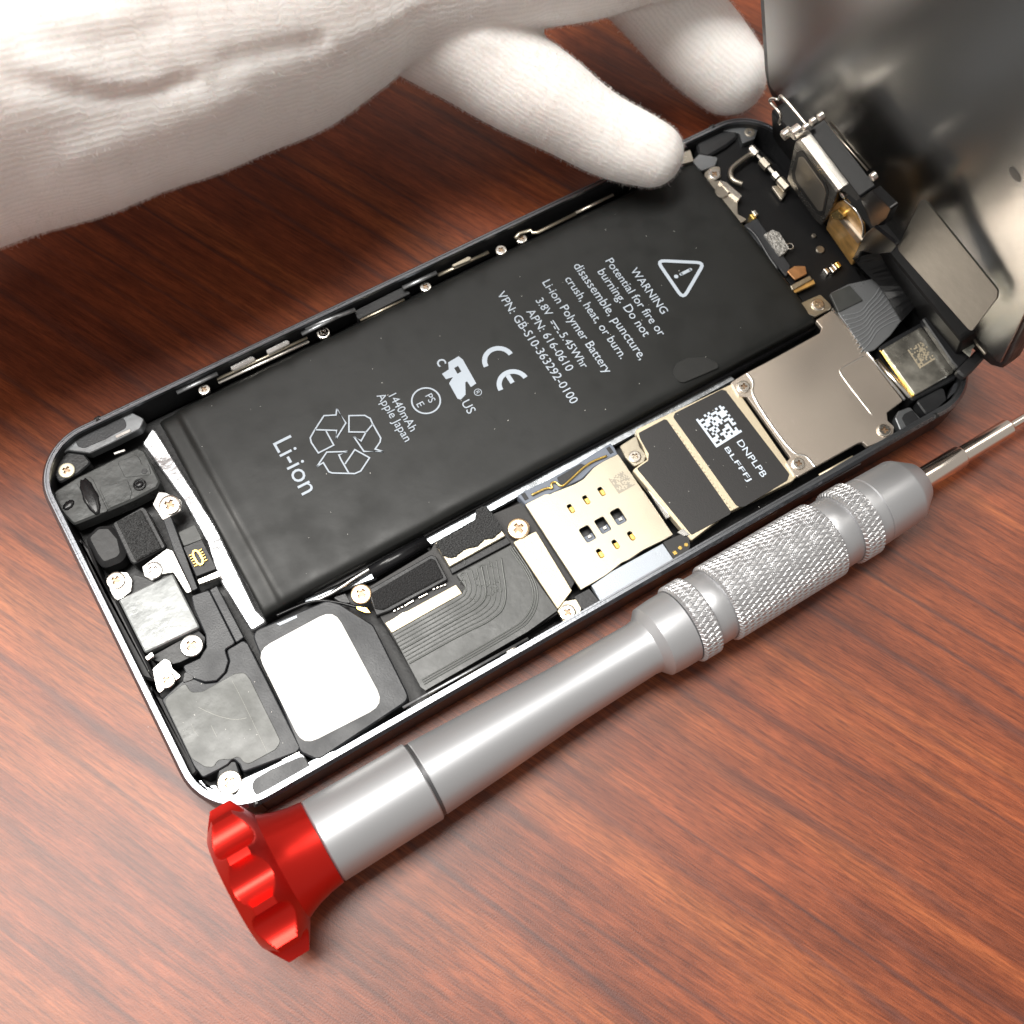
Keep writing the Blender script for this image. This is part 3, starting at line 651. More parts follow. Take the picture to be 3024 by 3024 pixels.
V, F = tube(smoothpath([U(p, 5.15) for p in FD((290, 1115), (400, 1060), (442, 1072), (425, 1030), (462, 1018), (500, 1062), (560, 1012), (690, 888), (825, 835))], 2), .16, 8); child('spring_wire', fix(mesh('spring_wire', V, F)), 'gold', ph, smooth=True)
plate('sim_tray', FD((715, 1760), (860, 1660), (1060, 1550), (1225, 1460), (1312, 1590), (780, 1872)), 4.75, 1, 'tray_grey', ph, .1, .06)
plate('sim_latch', FD((860, 1640), (915, 1600), (925, 1620), (870, 1650)), 4.9, .5, 'label_black', ph, .05)
plate('sim_latch', FD((970, 1572), (1030, 1530), (1040, 1550), (980, 1585)), 4.9, .5, 'label_black', ph, .05)
tp = plate('test_pad_board', FD((1225, 1450), (1370, 1385), (1415, 1400), (1422, 1480), (1400, 1545), (1312, 1592)), 4.7, .5, 'label_black', ph, .2)
for q in ((1392, 1470), (1349, 1492)):
    V, F = slab(circ(U(FD(q)[0], 4.74), .29, 14), 4.76, 4.6, .03); child('gold_pad', fix(mesh('gold_pad', V, F)), 'gold', tp)
c = U(FD((1312, 1527))[0], 4.74)[:2]; V, F = slab([c + np.array(s_) for s_ in ((-.27, -.27), (.27, -.27), (.27, .27), (-.27, .27))], 4.76, 4.6, .03); child('gold_pad', fix(mesh('gold_pad', V, F)), 'gold', tp)
plate('latch_block', FD((590, 1840), (700, 1780), (780, 1880), (690, 1932), (640, 1932)), 4.4, 1.5, 'black_plastic', ph, .2)
plate('latch_metal', FD((1325, 1380), (1370, 1350), (1425, 1400), (1380, 1410)), 4.9, .4, 'bright_metal', ph, .1)
# ------------------------------------------------------------------ main board shields
mb = plate('board_shield', PX(*FD((1030, 655), (1050, 640), (1690, 335)) + FE((275, 1045), (735, 1705), (700, 1740), (250, 1960)) + FD((1430, 1440), (1345, 1340), (1010, 940), (1050, 905), (1115, 860), (1080, 760), (1045, 700))), 4.85, 1.2, 'beige_board', ph, .2, .08)
plate('shield_label', FD((1052, 672), (1235, 575), (1255, 578), (1715, 1238), (1700, 1255), (1430, 1400), (1040, 925), (1120, 870), (1125, 820), (1090, 760), (1065, 715)), 4.92, .1, 'label_black', mb, .25, .03)
l2 = plate('shield_label', PX(*FD((1300, 560), (1312, 530), (1645, 362), (1682, 372)) + FE((230, 1100), (680, 1690), (665, 1735), (360, 1922), (325, 1925)) + FD((1745, 1185))), 4.92, .1, 'label_black', mb, .45, .03)
matrix_code('printed_code', FE((12, 1302), (200, 1192), (342, 1388), (158, 1502)), 14, 4.93, 'print_shield', l2, .58)
def plen2(a, b): return plen(FE, a, b, 4.93)
text('printed_line', 'DNPLPB', FE((412, 1578))[0], length=plen2((330, 1445), (492, 1708)), height=.95, z=4.935, m='print_shield', parent=l2, ang=-90)
text('printed_line', 'BLFFFJ', FE((308, 1620))[0], length=plen2((232, 1492), (388, 1735)), height=.95, z=4.935, m='print_shield', parent=l2, ang=-90)
for a, b, nn in (((1290, 620), (1720, 1230), 22), ((1255, 575), (1640, 380), 0)):
    for k in range(nn):
        t = k / nn; c = U(FD((a[0] * (1 - t) + b[0] * t, a[1] * (1 - t) + b[1] * t))[0], 4.86)
        V, F = slab(circ(c, .10, 8), 4.90, 4.8, .03); child('dimple', fix(mesh('dimple', V, F)), 'sim_metal', mb)
plate('shield_bracket', FD((918, 765), (1035, 690), (1060, 770), (1108, 835), (1090, 880), (1020, 912), (960, 850)), 4.75, .4, 'sim_metal', ph, .3)
screw(FD((1028, 838))[0], 19, 5.0, a=25)
plate('shield_edge', FD((1020, 930), (1040, 920), (1280, 1270), (1250, 1285)), 4.6, .5, 'bright_metal', ph, .1)
bs = plate('connector_shield', FE((262, 1035), (330, 992), (375, 965), (520, 890), (700, 792), (900, 682), (912, 645), (868, 592), (985, 520), (1490, 1165), (1375, 1250), (1382, 1310), (1428, 1350), (1420, 1410), (1395, 1435), (1330, 1460), (1240, 1495), (1205, 1462), (1170, 1470), (850, 1648), (745, 1708), (715, 1700), (655, 1605), (690, 1572), (380, 1140), (320, 1135)), 5.2, .7, 'shield_metal', ph, .3, .1)
bs['label'] = 'smooth tan metal shield plate'
for P in (((375, 972), (428, 1035), (400, 1125), (705, 1560), (790, 1548), (862, 1640)), ((1270, 1272), (1032, 968), (1045, 935), (1205, 850))):
    V, F = tube(smoothpath([U(p, 5.2) for p in FE(*P)], 2), .22 if P[0][0] < 500 else .13, 8, flat=.6); child('pressed_ridge', fix(mesh('pressed_ridge', V, F)), 'ridge_metal', bs, smooth=True)
for q, r_ in (((355, 1063), 20), ((745, 1612), 20), ((1358, 1375), 21)): screw(FE(q)[0], r_, 5.5, a=20 + q[0] % 40)
V, F = tube([U(p, 5.1) for p in FE((985, 512), (1500, 1160))], .26, 8); child('shield_fold', fix(mesh('shield_fold', V, F)), 'bright_metal', ph, smooth=True)
V, F = tube([U(p, 4.7) for p in FE((1300, 880), (1540, 1150))], .45, 8); child('shield_fold', fix(mesh('shield_fold', V, F)), 'nickel', ph, smooth=True)
# camera block
plate('camera_surround', FM((-40, 560), (560, 230), (1090, 860), (1010, 1000), (440, 1290), (380, 1240)), 5.0, 3.5, 'black_plastic', ph, .5, .2)
cm = plate('camera_module', FM((22, 600), (555, 290), (995, 850), (985, 910), (465, 1212)), 5.6, 2, 'camera_plate', ph, .35, .12)
matrix_code('etched_code', FM((365, 610), (575, 480), (740, 730), (530, 860)), 13, 5.615, 'beige_board', cm, .5)
plate('camera_flex_edge', FM((-10, 610), (20, 605), (462, 1222), (425, 1245)), 5.2, .6, 'gold', ph, .05, .03)
plate('corner_block', FM((480, 1290), (860, 1090), (900, 1280), (860, 1370), (620, 1480)), 4.9, 2, 'black_plastic', ph, .6, .2)
plate('corner_ledge', FM((200, 1520), (240, 1430), (400, 1370), (570, 1560), (420, 1680), (270, 1690)), 5.1, 1.5, 'corner_dark_metal', ph, .4, .12)
plate('ledge_slot', FM((285, 1530), (320, 1470), (430, 1410), (540, 1560), (390, 1675), (340, 1640)), 5.16, .2, 'black_plastic', ph, .4, .04)
plate('corner_ledge', FM((890, 1290), (1000, 1050), (1150, 1010), (1170, 1050), (1080, 1240), (800, 1440), (640, 1490), (860, 1380)), 5.05, 1.5, 'grey_plastic', ph, .4, .12)
# ------------------------------------------------------------------ top end (right, back)
plate('top_bracket', FE((690, 420), (760, 470), (900, 408), (965, 470), (985, 505), (865, 565), (800, 545), (700, 460)), 5.1, .5, 'sim_metal', ph, .35)
screw(FE((885, 478))[0], 20, 5.35, a=10)
plate('contact_strip', FE((688, 345), (825, 272), (842, 300), (702, 378)), 5.3, .4, 'sim_metal', ph, .15)
plate('contact_strip', FE((690, 375), (850, 300), (865, 330), (705, 405)), 5.0, .4, 'amber_flex', ph, .1)
plate('copper_tab', FE((662, 240), (715, 205), (795, 205), (805, 262), (720, 305)), 4.9, .3, 'copper', ph, .3)
plate('top_board', PX((2081, 505), (2120, 430), (2200, 400), (2330, 520), (2420, 640), (2570, 860), (2480, 930), (2380, 900), (2200, 660)), 3.9, 1, 'shadow_black', ph, .4)
plate('mesh_patch', FN((1075, 1200), (1165, 1150), (1235, 1180), (1335, 1335), (1300, 1390), (1240, 1425)), 5.0, .6, 'mesh_grey', ph, .15)
c = U(FN((1345, 1325))[0], 4.9); V, F = tube([(*p, 4.9) for p in circ(c, .52, 18)] + [(*circ(c, .52, 18)[0], 4.9)], .1, 6); child('solder_ring', fix(mesh('solder_ring', V, F)), 'nickel', ph, smooth=True)
V, F = tube(smoothpath([U(p, 4.8) for p in FN((960, 1370), (1010, 1385), (1060, 1480), (1110, 1590), (1180, 1610), (1220, 1560), (1140, 1460), (990, 1200), (900, 1130))], 2), .22, 8); child('antenna_cable', fix(mesh('antenna_cable', V, F)), 'grey_plastic', ph, smooth=True)
plate('jack_flex', FN((860, 1110), (1000, 1030), (1350, 1530), (1310, 1640)), 4.6, .4, 'grey_plastic', ph, .2)
plate('side_bracket', FN((455, 685), (600, 640), (690, 660), (845, 810), (800, 850), (805, 990), (905, 1045), (775, 1115), (690, 1005)), 5.0, .6, 'dull_steel', ph, .3)
V, F = slab(circ(U(FN((640, 760))[0], 5.2), 1.1, 20), 5.3, 4.9, .15); child('bracket_boss', fix(mesh('bracket_boss', V, F)), 'dull_steel', ph)
plate('side_bracket', FN((600, 630), (690, 660), (850, 800), (820, 840), (700, 740)), 5.6, .6, 'nickel', ph, .15)
plate('screw_clip', FN((460, 560), (540, 490), (620, 500), (630, 600), (560, 660), (455, 680)), 4.9, .5, 'dull_steel', ph, .3)
screw(FN((562, 572))[0], 19, 5.2, 'nickel', 15)
plate('side_clip', FN((190, 370), (310, 320), (350, 440), (215, 475)), 5.2, .6, 'dull_steel', ph, .2)
plate('side_clip', FN((330, 440), (400, 370), (600, 400), (570, 490), (430, 540), (390, 510)), 5.0, .6, 'corner_dark_metal', ph, .4)
plate('corner_block', FN((370, 250), (560, 150), (760, 110), (810, 180), (690, 280), (500, 390), (400, 370)), 4.9, 2.5, 'black_plastic', ph, .8, .3)
screw(FN((930, 140))[0], 17, 5.1, 'dull_steel', 15)
plate('corner_ledge', FN((540, 120), (760, 60), (900, 60), (1010, 110), (980, 210), (850, 260), (820, 150), (700, 130)), 5.0, 1.2, 'corner_dark_metal', ph, .4)
rod = [U(p, 5.4) for p in FN((945, 310), (1320, 730))]
for a, b, r_, mm in ((0, .16, .75, 'nickel'), (.16, .3, .35, 'bracket_steel'), (.3, .48, .8, 'dull_steel'), (.48, .64, .4, 'bracket_steel'), (.64, .74, .7, 'nickel'), (.78, 1, .75, 'dull_steel')):
    V, F = tube([rod[0] * (1 - a) + rod[1] * a, rod[0] * (1 - b) + rod[1] * b], r_, 12); child('hinge_pin', fix(mesh('hinge_pin', V, F)), mm, ph, smooth=False)
V, F = tube(smoothpath([U(p, 5.2) for p in FN((950, 360), (790, 470), (720, 540), (740, 640), (850, 680))], 2), .42, 8); child('grounding_arm', fix(mesh('grounding_arm', V, F)), 'dull_steel', ph, smooth=True)
plate('spring_tab', FN((1155, 700), (1230, 690), (1310, 770), (1260, 845)), 4.8, .5, 'dull_steel', ph, .2)
for q, r_ in (((1660, 1355), .65), ((1595, 1210), .35)):
    V, F = slab(circ(U(FN(q)[0], 4.2), r_, 16), 4.2, 3.8, .05); child('solder_dot', fix(mesh('solder_dot', V, F)), 'dull_steel', ph)
for k, q in enumerate(((1730, 1575), (1790, 1560), (1820, 1530), (1850, 1510), (965, 1010), (985, 975))):
    c = U(FN(q)[0], 4.8)[:2]; V, F = slab([c + np.array(s_) for s_ in ((-.3, -.5), (.3, -.5), (.3, .5), (-.3, .5))], 4.8, 3.8, .1); child('solder_chip', fix(mesh('solder_chip', V, F)), 'gold' if k in (3, 4) else 'nickel', ph)
def wavy(v): return (v[0], v[1], v[2] + .25 * math.sin(v[0] * .9 + v[1] * .7))
plate('camera_flex', FE((970, 400), (1100, 335), (1280, 295), (1345, 340), (1490, 580), (1400, 700), (1290, 800), (1225, 825), (1030, 545)), 5.4, .4, 'flex_grey', ph, .4, .08)
for k in range(9):
    t = k / 8; P = FE((1060 + 130 * t, 560 + 260 * t), (1190 + 70 * t, 540 + 210 * t), (1240 + 60 * t, 470 + 200 * t), (1290 + 110 * t, 420 + 190 * t), (1330 + 130 * t, 350 + 240 * t))
    V, F = tube(smoothpath([U(p, 5.40) for p in P], 2), .11, 6); child('flex_trace', fix(mesh('flex_trace', V, F)), 'flex_line', ph, smooth=True)
plate('flex_connector', FE((968, 402), (1110, 342), (1205, 450), (1030, 535)), 5.6, .5, 'flex', ph, .2)
# ------------------------------------------------------------------ fittings along the back edge
def rail(pts, r_, m, z=5.3, nm='edge_rail', fr=FO, flat=.6):
    V, F = tube([U(p, z) for p in fr(*pts)], r_, 8, flat=flat); child(nm, fix(mesh(nm, V, F)), m, ph, smooth=True)
rail(((545, 850), (1575, 375)), .24, 'sim_metal', 4.6); rail(((560, 890), (1590, 420)), .3, 'ridge_metal', 4.2)
plate('edge_pad', FO((690, 705), (935, 580), (978, 600), (980, 625), (735, 748), (700, 735)), 5.2, .4, 'bright_metal', ph, .3, .1)
plate('edge_pad', FO((1100, 515), (1330, 398), (1372, 412), (1372, 440), (1135, 560), (1105, 545)), 5.2, .4, 'bright_metal', ph, .3, .1)
rail(((85, 1005), (550, 785)), .35, 'ledge_metal', 5.3); rail(((1510, 335), (1930, 130)), .35, 'ledge_metal', 5.3)
rail(((0, 890), (360, 760)), .38, 'ledge_metal', 5.3, fr=FQ); rail(((395, 835), (710, 688)), .22, 'sim_metal', 4.4, fr=FQ); rail(((700, 605), (940, 495)), .36, 'ledge_metal', 5.3, fr=FQ)
rail(((950, 515), (1310, 350)), .30, 'sim_metal', 4.4, fr=FQ)
plate('edge_pad', FQ((1045, 440), (1165, 378), (1190, 385), (1180, 405), (1060, 455)), 5.0, .4, 'sim_metal', ph, .2, .08)
rail(((1500, 250), (1530, 215), (1610, 190), (1625, 210), (1660, 208), (1932, 75)), .3, 'sim_metal', 5.0, fr=FQ)
rail(((1932, 70), (2200, -60)), .28, 'dull_steel', 5.0, fr=FQ)
for fr, q, r_ in ((FO, (395, 960), 18), (FO, (1760, 315), 18), (FQ, (130, 920), 20), (FQ, (860, 592), 17), (FQ, (1400, 330), 17), (FQ, (1545, 248), 17)): screw(fr(q)[0], r_, 4.6, 'nickel', 30)
plate('edge_bracket', FQ((350, 770), (690, 600), (760, 640), (380, 830)), 4.6, 2, 'black_plastic', ph, .3)
# fittings along the front edge
fe = lambda a, b, z, r_, m: rail((a, b), r_, m, z, fr=PX, flat=.5)
for a, b in (((1244, 2082), (1318, 2038)), ((1352, 2018), (1440, 1968)), ((1950, 1700), (2060, 1640)), ((2180, 1570), (2290, 1508)), ((2420, 1405), (2520, 1350))): fe(a, b, 4.6, .28, 'beige_board')
for a, b in (((1190, 2090), (1560, 1885)), ((2050, 1640), (2540, 1368))): fe(a, b, 5.0, .2, 'ledge_metal')
for q in ((1145, 2140), (2412, 1420), (1512, 1920)): blob('edge_spring', q, 4.8, .9, .4, .35, 0, 'nickel')
plate('edge_filler', PX((892, 2260), (960, 2225), (1010, 2210), (1140, 2140), (1150, 2150), (900, 2290)), 4.7, 1.5, 'foil', ph, .3, .1)

# ------------------------------------------------------------------ display (raised)
LEAN = math.radians(19)
DD = np.array([-math.sin(LEAN), 0, math.cos(LEAN)]); DN = np.array([-math.cos(LEAN), 0, -math.sin(LEAN)]); DU = np.array([0, 1., 0])
DO = np.array([62.4, 0, 7.4])
disp = empty('display_panel', DO, 'raised phone display seen from behind with a reflective grey metal back plate', 'screen')
def dpt(u, v, n): return DU * u + DD * v + DN * n            # local to the display empty
def duv(px, n=0):
    p = UP(px, DO + DN * n, DN) - DO; return np.array([np.dot(p, DU), np.dot(p, DD)])
def dslab(name, P, n1, n0, m, r=.3, bevel=.08, parent=None, smooth=False):
    V, F = slab(rounded(P, r), n1, n0, bevel); V = [dpt(*v) for v in V]
    return child(name, fix(mesh(name, V, F)), m, parent or disp)
def dplate(name, px, n1, th, m, r=.3, bevel=.08, parent=None): return dslab(name, [duv(p, n1) for p in px], n1, n1 - th, m, r, bevel, parent)
WL = 29.2
dslab('glass', [(-WL, -1), (WL, -1), (WL, 121.5), (-WL, 121.5)], -1.4, -2.2, 'antenna_black', 8, .2)
dslab('bezel', [(-WL, -1), (WL, -1), (WL, 121.5), (-WL, 121.5)], -.2, -1.39, 'black_plastic', 8, .25)
dslab('back_plate', [(-28.5, 5.5), (27.4, 5.5), (27.4, 112), (-28.5, 112)], .25, -.19, 'lcd_plate', 1.2, .1)
V, F = slab(circ(duv((2998, 515), .25), .95, 20), .3, .0, .02); child('plate_hole', fix(mesh('plate_hole', [dpt(*v) for v in V], F)), 'antenna_black', disp)

dslab('hinge_strip', [(-23, -3.2), (23.5, -3.2), (23.5, 6.4), (-23, 6.4)], 2.6, -.19, 'shadow_black', 1, .3)
# parts at the hinge end, placed on planes parallel to the display
EB = dplate('earpiece_bracket', FH((345, 985), (365, 975), (640, 1330), (600, 1440), (530, 1560), (490, 1530), (330, 1300), (290, 1240)), 6.2, 1.6, 'bracket_steel', .5, .12)
dplate('earpiece_gasket', FH((355, 1055), (395, 1040), (560, 1270), (580, 1330), (545, 1490), (515, 1500), (335, 1260), (320, 1200)), 6.28, .3, 'antenna_black', .8, .05, EB)
dplate('earpiece_speaker', FH((370, 1090), (400, 1085), (545, 1290), (560, 1340), (535, 1460), (510, 1465), (355, 1250), (345, 1200)), 6.34, .3, 'dull_steel', .8, .05, EB)
dplate('bracket_rail', FH((355, 975), (385, 970), (650, 1320), (635, 1335)), 6.7, 2.5, 'nickel', .1)
dplate('bracket_bar', FH((370, 920), (440, 900), (800, 1370), (770, 1390), (690, 1330), (640, 1310), (380, 970)), 6.0, 2.4, 'cable_black', .3)
def dtube(name, pts, r_, m, n=1.5, sm=2, fr=FH):
    P = [dpt(*duv(p, n), n) for p in fr(*pts)]
    V, F = tube(smoothpath(P, sm) if sm else P, r_, 8); child(name, fix(mesh(name, V, F)), m, disp, smooth=True)
dtube('wire_clip', ((245, 865), (235, 850), (255, 800), (225, 760), (165, 700), (185, 680), (225, 690)), .22, 'nickel', 4.5)
dtube('wire_clip', ((235, 690), (245, 660), (265, 670), (430, 870)), .24, 'nickel', 4.5)
for q, r_ in (((322, 935), .95), ((258, 945), .75)):
    c = duv(FH(q)[0], 6.8); V, F = slab(circ(c, r_, 20), 6.8, 5.4, .15); child('bracket_screw', fix(mesh('bracket_screw', [dpt(*v) for v in V], F)), 'nickel', disp)
for q in ((405, 895), (452, 855), (668, 1358), (868, 1235), (505, 820)):
    c = duv(FH(q)[0], 5.8); V, F = slab(circ(c, .55, 14), 5.8, 5.0, .15); child('bracket_pin', fix(mesh('bracket_pin', [dpt(*v) for v in V], F)), 'nickel', disp)
dtube('pin_reflection', ((570, 860), (850, 1180)), .16, 'dull_steel', .5, 0)  # thin tube modelled in place of the hinge pin's reflection in the plate
AF = dplate('sensor_flex', FH((560, 1580), (600, 1440), (640, 1400), (690, 1390), (810, 1560), (815, 1640), (770, 1760), (740, 1840)), 5.6, .5, 'amber_flex', .4)
dplate('camera_ring', FH((590, 1480), (640, 1450), (690, 1500), (660, 1530), (610, 1520)), 6.2, .8, 'gold', .4, .15, AF)
dplate('sensor_bar', FH((650, 1525), (680, 1520), (805, 1670), (780, 1690)), 6.1, .7, 'dull_steel', .1, .1, AF)
dtube('flex_outline', ((690, 1385), (780, 1460), (820, 1560), (815, 1640)), .18, 'nickel', 5.8)
dplate('cable_sheath', FH((745, 1790), (830, 1620), (890, 1570), (1050, 1700), (1010, 1750), (900, 1760), (800, 1740), (770, 1830)), 6.4, .5, 'cable_black', .4)
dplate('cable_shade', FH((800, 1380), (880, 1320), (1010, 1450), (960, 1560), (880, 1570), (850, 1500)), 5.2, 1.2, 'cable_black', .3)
# display cables: a curved black ribbon from the panel down to the board
def ribbon3(name, A, B, m, th=.15, parent=None, org=DO):
    n = len(A); V = []; F = []
    for a, b in zip(A, B):
        a = np.array(a); b = np.array(b); V += [a - org, b - org, b - org - np.array([0, 0, th]), a - org - np.array([0, 0, th])]
    for i in range(n - 1):
        for k in range(4): F.append((4 * i + k, 4 * i + (k + 1) % 4, 4 * i + 4 + (k + 1) % 4, 4 * i + 4 + k))
    F += [(0, 1, 2, 3), (4 * n - 4, 4 * n - 1, 4 * n - 2, 4 * n - 3)]
    return child(name, fix(mesh(name, V, F)), m, parent or disp, smooth=False)
A = smoothpath([U(p, z) for p, z in zip(FE((1130, 150), (1230, 260), (1330, 350), (1480, 600)), (9, 7.2, 6.3, 5.8))], 2)
B = smoothpath([U(p, z) for p, z in zip(FE((1300, 110), (1400, 180), (1500, 330), (1590, 480)), (10, 8.4, 7.4, 6.6))], 2)
ribbon3('display_cable', A, B, 'cable_black')
A = smoothpath([U(p, z) for p, z in zip(FE((1400, 170), (1480, 260), (1560, 420), (1610, 490)), (8.6, 8, 7.2, 6.8))], 2)
B = smoothpath([U(p, z) for p, z in zip(FE((1430, 150), (1560, 250), (1650, 360), (1690, 430)), (9.4, 8.8, 8, 7.6))], 2)
ribbon3('display_cable', A, B, 'cable_black')
# bent metal flap standing off the plate
FO_ = UP((2800, 800), DO + DN * 3.5, DN); FNV = np.array([-.93, -.16, -.10]); FNV /= np.linalg.norm(FNV)
e1 = np.array([0, 1., 0]) - FNV * FNV[1]; e1 /= np.linalg.norm(e1); e2 = np.cross(FNV, e1)
P = rounded([[np.dot(UP(p, FO_, FNV) - FO_, e1), np.dot(UP(p, FO_, FNV) - FO_, e2)] for p in FG((1195, 945), (1240, 950), (1750, 1585), (1745, 1640), (1560, 1885), (1030, 1290))], .7)
V, F = slab(P, .12, -.12, .05); V = [FO_ + e1 * v[0] + e2 * v[1] + FNV * v[2] - DO for v in V]
child('shield_flap', fix(mesh('shield_flap', V, F)), 'flap_metal', disp)['label'] = 'thin dark metal shield flap bent away from the plate'
# lower corner of the display: adhesive residue, frame corner and loose clips
def lplate(name, px, z, th, m, r=.3, bevel=.08):
    P = rounded([U(p, z)[:2] for p in px], r); V, F = slab(P, z, z - th, bevel); V = [np.array(v) - DO for v in V]
    return child(name, fix(mesh(name, V, F)), m, disp)
P = torn([U(p, 8.2)[:2] for p in FM((770, 155), (870, 80), (900, 60), (1230, 420), (1300, 500), (1210, 690), (1060, 560), (900, 360))], 2, .05)
V, F = slab(P, 8.2, 7.9, .0); child('adhesive_residue', fix(mesh('adhesive_residue', [np.array(v) - DO for v in V], F)), 'white_residue', disp)
lplate('frame_foot', FM((560, 180), (760, 80), (1210, 700), (1050, 860), (960, 760)), 7.4, 1.0, 'black_plastic', .4, .2)
lplate('frame_foot', FM((1020, 880), (1210, 690), (1330, 560), (1420, 700), (1270, 860), (1140, 980)), 7.6, 1.2, 'rubber', .6, .3)
lplate('loose_clip', FM((1240, 420), (1330, 340), (1460, 480), (1440, 530), (1470, 580), (1420, 670), (1300, 520)), 10.5, .4, 'dull_steel', .15, .08)
lplate('loose_clip', FM((1640, 250), (1740, 130), (1790, 190), (1690, 280)), 14, .4, 'dull_steel', .15, .08)

# ------------------------------------------------------------------ screwdriver
def axisz(zA, zB):
    return U((947, 2489), zA), U((2704, 1428), zB)
SA, SB = axisz(8.2, 5.9); SD = (SB - SA) / np.linalg.norm(SB - SA)
SO = np.array([SA[0], SA[1], 0])
sd = empty('screwdriver', SO, 'silver precision screwdriver with red knob and knurled grip lying along the phone', 'screwdriver')
SY = np.cross(np.array([0, 0, 1.]), SD); SY /= np.linalg.norm(SY); SZ = np.cross(SD, SY)
def sax(px):
    """Distance along the axis of the point nearest to the pixel's ray."""
    d = ray(px); d /= np.linalg.norm(d); w0 = SA - CC; b = np.dot(SD, d); return (b * np.dot(d, w0) - np.dot(SD, w0)) / (1 - b * b)
def slathe(name, prof, m, n=64, smooth=True, rfun=None, cap=(True, True)):
    V = []; F = []
    for s_, r_ in prof:
        for k in range(n):
            t = 2 * math.pi * k / n; rr = r_ + (rfun(t, s_) if rfun else 0); V.append(SA - SO + SD * s_ + rr * (math.cos(t) * SY + math.sin(t) * SZ))
    for j in range(len(prof) - 1):
        for k in range(n): F.append((j * n + k, j * n + (k + 1) % n, (j + 1) * n + (k + 1) % n, (j + 1) * n + k))
    if cap[0]: F.append(tuple(range(n)))
    if cap[1]: F.append(tuple(range((len(prof) - 1) * n, len(prof) * n)))
    me = fix(mesh(name, V, F)); o = child(name, me, m, sd, smooth=smooth)
    if smooth:
        bm = bmesh.new(); bm.from_mesh(me)
        for e in bm.edges:
            if len(e.link_faces) == 2 and e.calc_face_angle(0) > .5: e.smooth = False
        bm.to_mesh(me); bm.free()
    return o
s_kn0 = sax(FI((285, 900))[0]) ; s_j = 0.0
s_g1 = sax((1252, 2300)); s_fl = sax(FJ((320, 1050))[0]); s_r0 = sax(FJ((452, 1010))[0]); s_r1 = sax(FJ((520, 950))[0]); s_k0 = sax(FJ((600, 920))[0])
s_k1 = sax(FJ((1060, 640))[0]); s_r2 = sax(FJ((1135, 595))[0]); s_r3 = sax(FJ((1215, 545))[0]); s_n0 = sax(FJ((1260, 520))[0]); s_n1 = sax(FJ((1400, 440))[0]); s_n2 = sax(FJ((1465, 405))[0])
s_b1 = sax(FJ((1655, 280))[0]); s_b2 = sax(FJ((1865, 155))[0])
R0 = 5.35
slathe('shaft', [(.25, R0 - .25), (.5, R0), (s_g1 - .35, R0 - .15), (s_g1 - .2, R0 - .3)], 'silver_aluminium')
slathe('shaft_groove', [(s_g1 - .3, R0 - .45), (s_g1 + .35, R0 - .5)], 'groove_dark')
slathe('tapered_shaft', [(s_g1 + .2, R0 - .55), (s_g1 + .4, R0 - .42), (s_g1 + 10, R0 - .85), (s_g1 + 20, 3.95), (s_fl - 2.2, 3.7), (s_fl - 1.2, 3.85), (s_fl - .2, 4.9), (s_r0 - 2.4, 5.05), (s_r0 - .3, 5.05), (s_r0 - .15, 4.9)], 'silver_aluminium')
def knurl(NN, pitch, dp):
    def f(t, s_):
        a = t * NN / (2 * math.pi)
        g = lambda x: 1 - min(1, abs((x % 1) - .5) * 2 / .38)
        return -dp * max(g(a + s_ / pitch), g(a - s_ / pitch))
    return f
def knurled(name, a, b, r_, NN=46, pitch=1.95, dp=.17):
    ns = max(12, int((b - a) / .13)); f = knurl(NN, pitch, dp)
    prof = [(a, r_ - .35)] + [(a + .25 + (b - a - .5) * k / ns, r_) for k in range(ns + 1)] + [(b, r_ - .35)]
    return slathe(name, prof, 'knurl_aluminium', NN * 8, False, f)
knurled('knurled_ring', s_r0 - .1, s_r1, 5.55)
slathe('grip_band', [(s_r1, 4.9), (s_r1 + .2, 5.0), (s_k0 - .25, 5.0), (s_k0, 4.9)], 'silver_aluminium')
knurled('knurled_grip', s_k0, s_k1, 5.55)
slathe('grip_band', [(s_k1, 4.9), (s_k1 + .2, 5.0), (s_r2 - .25, 5.0), (s_r2, 4.9)], 'silver_aluminium')
knurled('knurled_ring', s_r2, s_r3, 5.5)
slathe('nose_collar', [(s_r3, 4.95), (s_r3 + .2, 5.0), (s_n0 - .15, 5.0), (s_n0, 4.8)], 'silver_aluminium')
slathe('nose_cone', [(s_n0 + .0, 4.8), (s_n0 + .15, 4.97), (s_n1, 4.85), (s_n1 + .4, 4.7), (s_n2 + .3, 3.0), (s_n2 + .5, 2.5), (s_n2 + .5, 1.7)], 'silver_aluminium')
slathe('shank', [(s_n2, 1.65), (s_b1 - .3, 1.65), (s_b1, 1.5)], 'shank_steel', 32)
slathe('shank_step', [(s_b1 - .2, 1.3), (s_b2 - .3, 1.3), (s_b2, 1.1)], 'shank_steel', 32)
slathe('blade', [(s_b2 - .2, .62), (s_b2 + 22, .62), (s_b2 + 23.5, .1)], 'shank_steel', 24)
